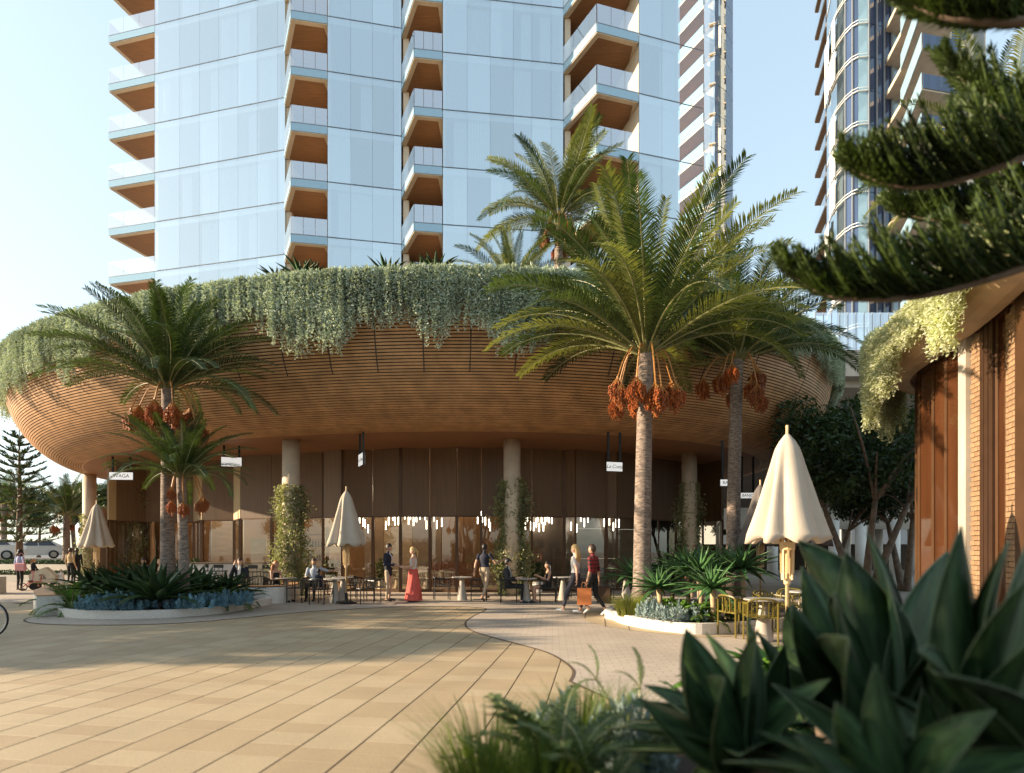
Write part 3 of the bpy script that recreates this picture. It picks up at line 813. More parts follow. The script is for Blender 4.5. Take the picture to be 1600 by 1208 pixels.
def make_frond(name, L, lift, droop, leaf=.42, pairs=52, wid=.030, mat=None, seed=0, vee=.35, stiff=.5):
    """feather leaf starting at the origin, heading +X, rising at angle lift and bending down by droop (radians) to its tip"""
    r = random.Random(seed); n = 14; mb = MB(); pts = []; ang = lift; p = Vector((0, 0, 0)); tw = r.uniform(-.25, .25)
    for i in range(n+1):
        pts.append(p.copy()); t = i/n
        yaw = tw*t
        d = Vector((math.cos(ang)*math.cos(yaw), math.cos(ang)*math.sin(yaw), math.sin(ang)))
        p = p + d*(L/n); ang -= droop/n*(.35+1.3*t)
    mb.tube(pts, [.026*(1-.85*i/n) for i in range(n+1)], 5); mb.mi = 1
    def at(t):
        f = t*n; i = min(int(f), n-1); w = f-i
        return pts[i].lerp(pts[i+1], w), (pts[i+1]-pts[i]).normalized()
    for k in range(pairs):
        t = .10 + .90*(k/(pairs-1))**.95
        q, T_ = at(min(t, .999)); S_ = T_.cross(Vector((0, 0, 1))).normalized(); U_ = S_.cross(T_)
        ll = leaf*(min(1, .35+2.6*(t-.08)) if t < .36 else 1-.62*((t-.36)/.64)**1.7)*r.uniform(.86, 1.1)
        fwd = .42 + .55*t
        for sd in (-1, 1):
            d1 = (S_*sd + T_*fwd*r.uniform(.85, 1.2) + U_*(vee+r.uniform(-.18, .18))).normalized()
            d2 = (d1*(1+stiff) + Vector((0, 0, -.55))*r.uniform(.5, 1.4)).normalized()
            b0 = q; b1 = q + d1*ll*.5; b2 = b1 + d2*ll*.5
            w = T_.cross(d1).cross(d1).normalized()*wid*.5
            mb.add([b0-w*.5, b0+w*.5, b1+w, b1-w, b2], [(0,1,2,3),(3,2,4)])
    return mb.mesh(name, [m_rachis, mat or m_frond])

def cluster_mesh(seed, h=.75, rad=.2):
    r = random.Random(seed); mb = MB()
    mb.mi = 1; mb.tube([(0,0,.06),(0,0,0),(0,0,-.1)], .02, 5)
    for k in range(46):
        a = r.uniform(0, 6.28); rr = rad*math.sqrt(r.random()); ln = h*r.uniform(.7, 1)*(1-.35*rr/rad)
        mb.mi = 1; x, y = rr*math.cos(a), rr*math.sin(a)
        mb.tube([(0,0,.05),(x*.8,y*.8,-.15),(x,y,-ln)], .006, 3)
        mb.mi = 0
        for j in range(13):
            z = -.1 - (ln-.1)*j/12; f = min(1, .3+j/6)
            c = (x*f+r.uniform(-.03,.03), y*f+r.uniform(-.03,.03), z)
            s = r.uniform(.017, .026)
            mb.add([(c[0]+s,c[1],c[2]),(c[0],c[1]+s,c[2]),(c[0]-s,c[1],c[2]),(c[0],c[1]-s,c[2]),(c[0],c[1],c[2]+s*1.4),(c[0],c[1],c[2]-s*1.4)],
                   [(0,1,4),(1,2,4),(2,3,4),(3,0,4),(1,0,5),(2,1,5),(3,2,5),(0,3,5)])
    return mb.mesh('fruit_cluster', [m_date, m_stalk])
CLUS = [cluster_mesh(i) for i in range(3)]
AGES = 7
def frond_set(mat, seed):
    out = []
    for i in range(AGES):
        t = i/(AGES-1)
        out.append(make_frond('frond', 1.0*3.4, R(84-70*t), R(38+48*t), .50, 84, .028, mat, seed+i, .40-.15*t, .75))
    return out
FR_D = frond_set(m_frond, 10); FR_L = frond_set(m_frond_y, 40)
def palm(name, label, base, height, rbase, rtop, flen, nf, nclus, seed, lean=(0, 0), light=.3, csize=1.0, group='date palms', old=1.0):
    r = random.Random(seed); root = thing(name, label, 'palm tree', base, 0, group)
    n = 12; pts = []; rad = []
    for i in range(n+1):
        t = i/n; pts.append((lean[0]*t**1.6, lean[1]*t**1.6, height*t)); rad.append(rbase+(rtop-rbase)*min(1, t*1.15) + (.06 if i == 0 else 0))
    pts.append((lean[0], lean[1], height+.22)); rad.append(rtop*.75)
    MB().tube(pts, rad, 14).build('trunk', m_trunk, root, True)
    top = Vector((lean[0], lean[1], height+.05)); sc = flen/3.4
    for k in range(nf):
        t = (k+.5)/nf; age = t**.95*old; az = k*2.39996 + r.uniform(-.25, .25)
        i = min(AGES-1, int(age*AGES)); me = (FR_L if r.random() < light else FR_D)[i]
        s = sc*r.uniform(.86, 1.08)*(.82+.18*min(1, t*3))
        m_ = Matrix.Translation(top + Vector((math.cos(az), math.sin(az), 0))*rtop*.6) @ Matrix.Rotation(az, 4, 'Z') @ Matrix.Rotation(r.uniform(-.08, .10), 4, 'Y') @ Matrix.Rotation(r.uniform(-.25, .25), 4, 'X') @ Matrix.Scale(s, 4)
        inst('frond', me, root, m_)
    for k in range(nclus):
        az = k*6.283/max(1, nclus) + r.uniform(-.3, .3); dr = r.uniform(.32, .95)*csize; dz = r.uniform(-.1, .6)*csize
        p0 = top + Vector((0, 0, -.02)); p1 = top + Vector((math.cos(az)*dr*.6, math.sin(az)*dr*.6, .10)); p2 = top + Vector((math.cos(az)*dr, math.sin(az)*dr, -.28-dz))
        o = inst('fruit_cluster', CLUS[k % 3], root, Matrix.Translation(p2+Vector((0,0,-.03))) @ Matrix.Rotation(az, 4, 'Z') @ Matrix.Scale(csize*r.uniform(.85, 1.1), 4))
        MB().tube(smooth_line([p0, p1, p2], 4), .018, 5).build('fruit_stem', m_stalk, root)
    return root
def at_px(x, d, z): v = W(x, HY, d); v.z = z; return v
palm('date_palm', 'tall dark date palm rising from the planter with terrazzo bench', at_px(262, 15.4, .45), 5.4, .19, .15, 2.95, 70, 9, 3, light=.0, old=.88)
palm('date_palm', 'short date palm beside the taller trunk in the bench planter', at_px(288, 14.6, .45), 2.95, .13, .11, 1.95, 50, 6, 4, (-.14, .1), light=.0, old=.9, csize=.62)
palm('date_palm', 'large sunlit date palm with pale trunk behind the grass tuft', at_px(1003, 13.4, .35), 5.75, .215, .17, 3.95, 62, 10, 5, (.10, 0), light=.38, old=.84, csize=1.0)
palm('date_palm', 'date palm with dark trunk just behind the large sunlit palm', at_px(1145, 16.6, .3), 6.75, .205, .17, 3.6, 58, 10, 6, (.16, .1), light=.35, old=.88, csize=1.0)
palm('date_palm', 'taller of the two date palms growing on the pavilion roof', at_px(873, 22.5, RIMZ-.1), 5.5, .20, .16, 3.6, 46, 8, 8, light=.45)
palm('date_palm', 'shorter of the two date palms growing on the pavilion roof', at_px(800, 20.5, RIMZ-.1), 1.7, .17, .14, 2.4, 38, 3, 9, light=.45, csize=.7)
palm('date_palm', 'small far date palm between the pine and the left columns', at_px(104, 34, 1.0), 2.6, .2, .16, 3.2, 30, 4, 12, light=.1, csize=.9)
palm('date_palm', 'date palm leaning over the street behind the parked hatchback', at_px(6, 44, .9), 4.2, .22, .18, 3.2, 28, 5, 13, light=.1)
palm('date_palm', 'tall date palm whose fronds show between the pine branches', at_px(1560, 13.5, 6.1), 4.4, .2, .17, 3.2, 34, 0, 14, light=.6)

# ------------------------------------------------------------------ trailing planting on the pavilion rim
def trailing(name, label, line, outw, z0, lens, per_m, leaf, mat, seed, cat='trailing plant', mound=.35):
    """line: list of rim points (Vector), outw: outward unit vectors, lens(s): strand length by arc position"""
    r = np.random.default_rng(seed); P_ = np.array([list(p) for p in line]); O_ = np.array([list(p) for p in outw])
    sl_ = np.concatenate([[0], np.cumsum(np.linalg.norm(np.diff(P_, axis=0), axis=1))]); tot = sl_[-1]
    Vs, Ds, Us, Ls, Ws = [], [], [], [], []
    for k in range(int(tot*per_m)):
        s = r.random()*tot
        b = np.array([np.interp(s, sl_, P_[:, i]) for i in range(3)]); o = np.array([np.interp(s, sl_, O_[:, i]) for i in range(3)])
        L_ = lens(s)*r.uniform(.45, 1.05); lay = r.uniform(.02, .34)
        n = int(L_/(leaf*.36))+6; u = np.linspace(0, 1, n)
        over = np.clip(u*L_/.35, 0, 1); sw = r.uniform(-.12, .12)
        tg = np.array([-o[1], o[0], 0])
        pts = b + o*(-.18 + (lay+.22)*np.sin(over*math.pi/2))[:, None] + np.array([0, 0, 1])*(z0 + mound*r.uniform(.5, 1.0)*np.sin(np.minimum(over*2.2, math.pi)) *1.0 - np.maximum(0, u*L_-.15))[:, None] + tg*(sw*u)[:, None]
        pts += r.normal(scale=.018, size=pts.shape)
        for rep in range(2):
            d = r.normal(size=(n, 3))*.75 + o*.55 + np.array([0, 0, 1])*np.where(u < .2, .7, -.35)[:, None]
            Vs.append(pts); Ds.append(d); Us.append(r.normal(size=(n, 3))); Ls.append(leaf*r.uniform(.6, 1.25, n)*(1-.35*u)); Ws.append(leaf*.30*np.ones(n))
    Pn, D, U = np.concatenate(Vs), unit(np.concatenate(Ds)), np.concatenate(Us)
    U = unit(U - D*np.sum(U*D, 1, keepdims=True))
    V, F = leaf_cards(Pn, D, U, np.concatenate(Ls), np.concatenate(Ws))
    o = inst(name, np_mesh(name, V, F, mat)); tag(o, label, cat, kind='stuff'); return o
ths = [R(a) for a in np.linspace(-212, 32, 260)]
rim = [PE(t, .05, RIMZ) for t in ths]
ow = []
for i in range(len(rim)):
    t = (rim[min(i+1, len(rim)-1)] - rim[max(i-1, 0)]).normalized(); ow.append(Vector((t.y, -t.x, 0)))
nk = np.random.default_rng(3).uniform(0, 1, 400)
def rimlen(s):
    a = .5+.5*math.sin(s*2.05+1.3*math.sin(s*.7)); b = np.interp((s*1.55) % 400, range(400), nk); c = np.interp((s*.45+50) % 400, range(400), nk)
    return .68 + .35*a*b + .60*b*c + .25*c
trailing('trailing_plant', 'silvery green trailing plants spilling over the round pavilion rim', rim, ow, .12, lambda s: 1.38*rimlen(s)+.25, 100, .125, m_hang, 5, mound=.30)
ev3 = [p+up*(EZ1+.05) for p in off_line(cv, .66)]
eo = [-(Vector((b.y-a.y, -(b.x-a.x), 0)).normalized()) for a, b in zip(cv[:-1], cv[1:])]; eo.append(eo[-1])
i0 = min(range(len(cv)), key=lambda i: abs(cv[i].y-12.0))
trailing('trailing_plant', 'dense hanging plant mass at the far end of the bronze pavilion eave', ev3[i0:i0+14], eo[i0:i0+14], .1, lambda s: 2.1*(.7+.3*math.sin(s*3)), 170, .105, m_hang_y, 6, mound=.25)
trailing('trailing_plant', 'pale sunlit hanging plants along the near eave of the bronze pavilion', ev3[:i0+1], eo[:i0+1], .06, lambda s: .85+.75*max(0, math.sin(s*2.3+2.2))**2, 230, .10, m_hang_y, 7, mound=.12)

# ------------------------------------------------------------------ climbers on the columns
def climber(label, x, d, ztop, spread, dens, seed, sides=None):
    r = np.random.default_rng(seed); c = at_px(x, d, 0); Pn = []
    n = int(dens*ztop*520)
    z = ztop*r.random(n)**1.15; a = r.uniform(0, 2*math.pi, n)
    if sides is not None:
        a = np.where(r.random(n) < .5, 0, math.pi) + r.normal(scale=.55, size=n)
    wv = .55+.45*np.sin(z*3.1+a*2+seed)
    rr = .31 + spread*np.abs(r.normal(size=n))*.55*wv*(1-.55*(z/ztop)**3)
    Pn = np.stack([c.x+rr*np.cos(a), c.y+rr*np.sin(a), z], 1)
    D = unit(rand_dirs(n)+np.array([0, 0, -.2])); U = rand_dirs(n); U = unit(U-D*np.sum(U*D, 1, keepdims=True))
    V, F = leaf_cards(Pn, D, U, r.uniform(.08, .16, n), r.uniform(.045, .075, n))
    o = thing('climbing_plant', label, 'climber', c, 0, 'climbers on the pavilion columns')
    l = inst('foliage', np_mesh('foliage', V - np.array(list(c)), F, m_climb), o)
    mb = MB()
    for k in range(5):
        b = r.uniform(0, 6.28) if sides is None else (0 if k % 2 else math.pi)+r.normal()*.4
        mb.tube([(.33*math.cos(b+.3*math.sin(j)), .33*math.sin(b+.3*math.sin(j)), ztop*.92*j/8) for j in range(9)], .012, 4)
    mb.build('stem', m_bark, o)
climber('leafy climber on the slim column by the left closed umbrella', 140, 29.6, 3.4, .30, 1.6, 1)
climber('pale leafy climber on the column beside the bench planter palms', 212, 26.8, 4.6, .55, 2.4, 2)
climber('thick climber on the column behind the seated woman', 455, 20.4, 3.9, .55, 3.2, 3)
climber('climber parted in two on the column behind the suited man', 800, 20.4, 4.1, .55, 2.8, 4, 1)
climber('thin climber on the column behind the tree aloes', 1077, 23.2, 4.3, .40, 1.9, 5, 1)

# ------------------------------------------------------------------ agaves, aloes, succulents, grasses, ferns
def blade_mesh(name, L, w, thick, bend, mat, edge=None, n=9, fold=.35, tipw=.02, belly=.42, twist=0.0):
    """broad pointed succulent leaf along +X, folded along its midrib, bending down by `bend`"""
    mb = MB(); rows = []; p = Vector((0, 0, 0)); ang = 0
    for i in range(n+1):
        t = i/n
        ww = w*(.42+.58*math.sin(min(1, t/belly)*math.pi/2)) if t < belly else w*max(0, 1-((t-belly)/(1-belly))**1.75)
        ww = max(ww, .002); s = math.sin(twist*t); c = math.cos(twist*t)
        u = Vector((-math.sin(ang), 0, math.cos(ang)))
        th = thick*(1-t)**.7+.002
        lft, rgt = Vector((0, ww/2*c, 0))+u*(ww*fold/2+ww/2*s), Vector((0, -ww/2*c, 0))+u*(ww*fold/2-ww/2*s)
        dp = min(ww*fold*.08, th*.3); lm, rm = lft*.5-u*dp, rgt*.5-u*dp
        rows.append([p+lft, p+lm+u*0, p-u*0, p+rm, p+rgt, p-u*th])
        p = p + Vector((math.cos(ang), 0, math.sin(ang)))*(L/n); ang -= bend/n
    vs = [q for r_ in rows for q in r_]; fs = []; k = 6
    for i in range(n):
        b = i*k
        for j in range(4): fs.append((b+j, b+j+1, b+k+j+1, b+k+j))
        fs.append((b+4, b+5, b+k+5, b+k+4)); fs.append((b+5, b, b+k, b+k+5))
    mb.add(vs, fs)
    if edge:
        mb.mi = 1
        for j, s in ((0, 1), (4, -1)):
            A_ = [rows[i][j] for i in range(n+1)]
            mb.tube([Vector(a)+Vector((0, 0, .0015)) for a in A_], [max(.0012, w*.010)]*(n+1), 4)
    return mb.mesh(name, [mat, edge] if edge else mat, True)
def rosette(name, label, cat, base, meshes, n, scale, seed, lift0=80, lift1=5, group=None, stem=0, stemr=.05, stemmat=None, skew=0.0, azs=None):
    r = random.Random(seed); root = thing(name, label, cat, base, 0, group)
    if stem: MB().tube([(0,0,-.05),(.02,0,stem*.5),(0,.01,stem+.04)], [stemr*1.1, stemr*.9, stemr*1.25], 9).build('stem', stemmat or M('aloe_stem', (.42,.30,.17), .8, 0, .25, 9, .4), root, True)
    for k in range(n):
        t = (k+.5)/n; az = k*2.39996+seed+r.uniform(-.2, .2); el = R(lift0+(lift1-lift0)*t**.85+r.uniform(-6, 6))
        s = scale*(.62+.38*min(1, t*1.8))*r.uniform(.88, 1.1)
        m_ = Matrix.Translation((math.cos(az)*.03*scale, math.sin(az)*.03*scale, stem)) @ Matrix.Rotation(az, 4, 'Z') @ Matrix.Rotation(-el, 4, 'Y') @ Matrix.Rotation(r.uniform(-.3, .3), 4, 'X') @ Matrix.Scale(s, 4)
        inst('leaf', meshes[k % len(meshes)], root, m_)
    return root
AG = [blade_mesh('leaf', 1.0, .17, .02, b, m_agave, None, 8, .3, belly=.35) for b in (.2, .5, .8)]
AL = [blade_mesh('leaf', 1.0, .13, .02, b, m_aloe, None, 8, .35, belly=.2) for b in (.1, .4, .8)]
AF = [blade_mesh('leaf', 1.0, .36, .03, b, m_agave_f, m_agave_e, 12, .34, belly=.40, twist=tw) for b, tw in ((.15, .1), (.35, -.25), (.6, .2), (.25, .35))]

def grass(name, label, base, n, h, spread, mat, seed, w=.007, cat='grass'):
    r = np.random.default_rng(seed); V = []; F = []
    a = r.uniform(0, 6.283, n); rr = spread*.45*np.sqrt(r.random(n)); out = r.uniform(.15, .95, n)*spread; L_ = h*r.uniform(.6, 1.1, n)
    for k in range(n):
        b = np.array([rr[k]*math.cos(a[k]), rr[k]*math.sin(a[k]), 0]); dr = np.array([math.cos(a[k]), math.sin(a[k]), 0]); sd = np.array([-dr[1], dr[0], 0])*w
        i0 = len(V)
        for t in (0, .4, .75, 1):
            p = b + dr*out[k]*t**1.8 + np.array([0, 0, 1])*L_[k]*(t-.28*t**2.6)
            V += [p-sd*(1-t*.9), p+sd*(1-t*.9)]
        F += [(i0+2*j, i0+2*j+1, i0+2*j+3, i0+2*j+2) for j in range(3)]
    o = inst(name, np_mesh(name, V, F, mat)); o.location = base
    return tag(o, label, cat)
def succulent(name, label, base, n, spread, h, seed, mat=None):
    """clump of short upright branching blue stems packed with finger leaves"""
    r = np.random.default_rng(seed); Pn, D = [], []
    for k in range(n):
        a = r.uniform(0, 6.283); q = spread*math.sqrt(r.random()); hh = h*r.uniform(.55, 1.05)*(1-.35*q/spread)
        for j in range(14):
            t = j/13; c = np.array([q*math.cos(a)*(1+.15*t), q*math.sin(a)*(1+.15*t), hh*(.25+.75*t)])
            for m_ in range(3):
                az = r.uniform(0, 6.283); Pn.append(c); D.append([math.cos(az)*(1-.55*t), math.sin(az)*(1-.55*t), .35+.9*t])
    Pn, D = np.array(Pn), unit(np.array(D)); m = len(Pn)
    U = rand_dirs(m); U = unit(U-D*np.sum(U*D, 1, keepdims=True))
    V, F = leaf_cards(Pn, D, U, r.uniform(.06, .10, m), .024*np.ones(m))
    o = inst(name, np_mesh(name, V, F, mat or m_blue)); o.location = base
    return tag(o, label, 'succulent')
FERND = [make_frond('frond', 1.0, R(70-25*i), R(75+15*i), .17, 30, .030, m_frond, 90+i, .15, .9) for i in range(3)]
FERN = [make_frond('frond', 1.0, R(70-25*i), R(70+15*i), .17, 30, .026, m_fern, 80+i, .15, .9) for i in range(3)]
def fern(label, base, n, scale, seed, name='fern', cat='fern', group=None, lift=(-.1, .35), ms=None):
    r = random.Random(seed); root = thing(name, label, cat, base, 0, group)
    for k in range(n):
        az = k*2.39996+seed; m_ = Matrix.Rotation(az, 4, 'Z') @ Matrix.Rotation(r.uniform(*lift), 4, 'Y') @ Matrix.Rotation(r.uniform(-.3, .3), 4, 'X') @ Matrix.Scale(scale*r.uniform(.75, 1.1), 4)
        inst('frond', (ms or FERN)[k % 3], root, m_)
    return root
# ================================================================== bench planter, left
def planter_outline(pts): return smooth_line(pts, 6)
pl = thing('bench_planter', 'low oval terrazzo planter with built in bench ends', 'planter', (-9, 15, 0))
def closed(pts, k=6):
    P_ = [Vector(p) for p in pts]; n = len(P_); out = []
    for i in range(n):
        p0, p1, p2, p3 = P_[i-1], P_[i], P_[(i+1) % n], P_[(i+2) % n]
        for j in range(k):
            t = j/k; out.append(.5*((2*p1)+(p2-p0)*t+(2*p0-5*p1+4*p2-p3)*t*t+(3*p1-p0-3*p2+p3)*t**3))
    return out
kp = [GP(90,963), GP(150,968), GP(250,966.5), GP(340,960), GP(397,950), Vector((-7.3,17.4,0)), Vector((-9.2,18.2,0)), Vector((-11.4,17.4,0)), Vector((-11.7,15.4,0))]
ko = closed(kp)
def wall_ring(outl, w, z0, z1):
    n = len(outl); inn = []
    for i in range(n):
        t = (outl[(i+1) % n]-outl[i-1]).normalized(); inn.append(outl[i]+Vector((-t.y, t.x, 0))*w)
    mb = MB()
    o0, o1 = [p+up*z0 for p in outl], [p+up*z1 for p in outl]; i1, i0 = [p+up*z1 for p in inn], [p+up*z0 for p in inn]
    for A_, B_ in ((o0, o1), (o1, i1), (i1, i0)): mb.strip(A_+A_[:1], B_+B_[:1])
    return mb, inn
mb, ki = wall_ring(ko, .14, 0.01, .20); T(mb.build('kerb', m_terrazzo), pl)
T(MB().add([p+up*.16 for p in ki], [tuple(range(len(ki)))]).build('soil', m_soil), pl)
def bench_arc(pts, w, h, nm):
    c = smooth_line(pts, 6); n = len(c); A_, B_ = [], []
    for i in range(n):
        t = (c[min(i+1, n-1)]-c[max(i-1, 0)]).normalized(); s = Vector((-t.y, t.x, 0)); A_.append(c[i]-s*w/2); B_.append(c[i]+s*w/2)
    mb = MB()
    for X_, Y_, za, zb in ((A_, A_, .01, h), (A_, B_, h, h), (B_, B_, h, .01)):
        mb.strip([p+up*za for p in X_], [p+up*zb for p in Y_])
    for e in (0, -1): mb.add([A_[e]+up*.01, B_[e]+up*.01, B_[e]+up*h, A_[e]+up*h], [(0,1,2,3)])
    T(mb.build(nm, m_terrazzo), pl)
    s2 = MB(); s2.strip([p+up*(h+.004) for p in A_], [p+up*(h+.004) for p in B_]); s2.strip([p+up*(h+.03) for p in A_], [p+up*(h+.03) for p in B_]); s2.strip([p+up*(h+.004) for p in A_], [p+up*(h+.03) for p in A_])
    for e in (0, -1): s2.add([A_[e]+up*(h+.004), B_[e]+up*(h+.004), B_[e]+up*(h+.03), A_[e]+up*(h+.03)], [(0,1,2,3)])
    T(s2.build('bench_seat', m_wood_slat), pl)
bench_arc([GP(80,962), GP(74,952), GP(92,940), GP(130,934)], .55, .48, 'bench')
bench_arc([GP(455,934), GP(448,939), GP(428,942.5), GP(395,943), GP(370,941)], .55, .50, 'bench')

def pp(x, d, z=.16): return at_px(x, d, z)
G1 = 'agaves in the bench planter'
for i, (x, d, s, n, lab) in enumerate([(190,15.0,1.05,30,'dark spiky agave at the left of the bench planter'),(247,14.0,1.15,38,'largest dark agave at the front centre of the bench planter'),
        (228,15.6,1.25,30,'tall dark agave in front of the twin palm trunks'),(318,15.2,1.0,30,'dark agave right of the short palm trunk in the bench planter'),
        (150,15.9,1.0,26,'dark agave in front of the left closed umbrella'),(355,15.6,.85,26,'small agave at the right end of the bench planter'),(290,16.6,1.1,28,'dark agave behind the palm trunks in the bench planter')]):
    rosette('agave', lab, 'agave', pp(x, d), AG, n+8, s*1.22, i*1.7, 82, 8, G1, stem=.22, stemmat=m_bark)
for i, (x, d, s, lab) in enumerate([(112,14.1,1.15,'drooping fern at the left tip of the bench planter'),(135,14.6,1.0,'fern behind the drooping fern in the bench planter'),(178,14.0,.8,'fern beside the largest agave'),
        (300,14.3,.85,'fern under the short date palm'),(345,14.7,.9,'fern between the blue succulents at the right of the planter'),(373,15.4,.9,'light green fern by the suited man on the phone')]):
    fern(lab, pp(x, d+.25), 22, s*.95, i+3)
for i, (x, d, n, sp, h, lab) in enumerate([(150,13.75,40,.42,.42,'blue succulent clump nearest the left bench'),(178,13.65,46,.48,.50,'tall blue succulent clump left of the largest agave'),(222,13.8,26,.35,.32,'low blue succulent clump under the largest agave'),
        (276,13.9,22,.32,.28,'smallest blue succulent clump in the planter'),(312,14.0,44,.48,.46,'blue succulent clump below the short palm'),(345,14.3,40,.45,.46,'blue succulent clump near the right kerb'),(375,14.9,36,.40,.42,'blue succulent clump at the right tip of the planter'),(205,13.75,18,.3,.26,'tiny blue succulent clump at the front kerb')]):
    succulent('blue_succulent', lab, pp(x, d), n, sp, h, i+20)

# ================================================================== planter under the large sunlit palm
p2 = thing('kerbed_planter', 'white kerbed planter round the large sunlit palm', 'planter', (4, 13, 0))
kp2 = [GP(958,970), GP(975,977), GP(1010,984), GP(1055,990), GP(1110,993), Vector((5.4,11.6,0)), Vector((7.4,13.6,0)), Vector((7.2,16.6,0)), Vector((5.0,16.6,0)), Vector((3.0,15.2,0)), Vector((2.2,13.6,0))]
k2 = closed(kp2); mb, i2 = wall_ring(k2, .16, .016, .22); T(mb.build('kerb', m_terrazzo), p2)
T(MB().add([p+up*.18 for p in i2], [tuple(range(len(i2)))]).build('soil', m_soil), p2)
grass('grass_tussock', 'bright yellow green grass tuft at the planter kerb', pp(985, 12.5, .18), 900, .62, .62, m_grass, 1)
grass('grass_tussock', 'smaller grass tuft at the foot of the large palm', pp(1012, 12.4, .18), 400, .45, .45, m_grass, 2)
G2 = 'tree aloes in the kerbed planter'
for i, (x, y, d, s, n, st, lab) in enumerate([(1030,915,12.2,.62,26,.42,'tree aloe on a short stem right of the palm trunk'),(1113,915,11.2,.62,28,.60,'tree aloe on a tall pale stem nearest the mustard chairs'),
        (992,900,14.2,.75,26,.35,'aloe growing left of the large palm trunk'),(1075,888,14.2,.85,32,.42,'aloe in front of the woman in pink'),(1160,885,13.6,.75,34,.45,'rounded aloe beside the dark palm trunk'),
        (1095,892,13.2,.75,30,.40,'middle aloe of the dense clump'),(1050,895,14.8,.75,28,.35,'aloe at the back of the clump behind the palm'),(1130,884,15.2,.8,28,.4,'aloe behind the rounded aloe')]):
    c = W(x, y, d); z0 = .18; rosette('tree_aloe', lab, 'aloe', (c.x, d, z0), AL, n+14, s*1.3, i*2.1+.5, 84, -12, G2, stem=max(.2, c.z-z0-.05), stemr=.055)
for i, (x, d, n, sp, h, lab) in enumerate([(1018,11.7,30,.32,.45,'pale blue succulent under the short stemmed aloe'),(1052,11.4,34,.36,.40,'pale blue succulent at the middle of the white kerb'),(1078,11.3,28,.3,.36,'pale blue succulent right along the white kerb')]):
    succulent('blue_succulent', lab, pp(x, d, .18), n, sp, h, i+40, leafmat('pale_succulent', (.30,.38,.38), .1, .3, 4, .1) if i == 0 else bpy.data.materials['pale_succulent'])
m_lush = leafmat('lush_leaf', (.12, .24, .04), .4, .3, 3, .25, .4)
LU = [blade_mesh('leaf', .34, .15, .004, b, m_lush, None, 7, .25, belly=.35) for b in (.6, 1.1)]
for i, (x, d, lab) in enumerate([(1070,11.6,'broad leaved green shrub between the two stemmed aloes'),(1092,11.4,'broad leaved green shrub in front of the aloe clump'),(1135,11.9,'broad leaved shrub behind the tall stemmed aloe'),(1045,12.4,'broad leaved shrub beside the palm foot')]):
    rosette('leafy_shrub', lab, 'shrub', pp(x, d, .18), LU, 34, 1.35, i+9, 85, 0, stem=.15, stemmat=m_bark)
    fern({0:'fern at the kerb below the lush shrub',1:'fern in front of the mustard chairs',2:'fern behind the stemmed aloes',3:'fern right of the grass tuft'}[i], pp(x+8, d-.15, .18), 12, .62, i+31)

# ================================================================== rooftop agaves on the rim
for i, (x, d, s, lab) in enumerate([(432,17.6,.75,'small agave on the pavilion rim under the second balcony stack'),(473,17.5,1.0,'spiky agave on the rim below the second balcony stack'),(492,17.4,.7,'smallest agave on the pavilion rim'),
        (604,17.2,.8,'agave on the rim below the middle glass bay'),(660,17.2,.75,'agave on the rim under the third balcony stack'),(682,17.3,1.05,'widest spiky agave on the pavilion rim'),(112,24.5,1.2,'agave on the far left of the pavilion rim')]):
    rosette('agave', lab, 'agave', at_px(x, d+.5, RIMZ-.05), AG, 26, s*.95, i+60, 84, 15, 'agaves on the pavilion roof', stem=.95, stemmat=m_bark)

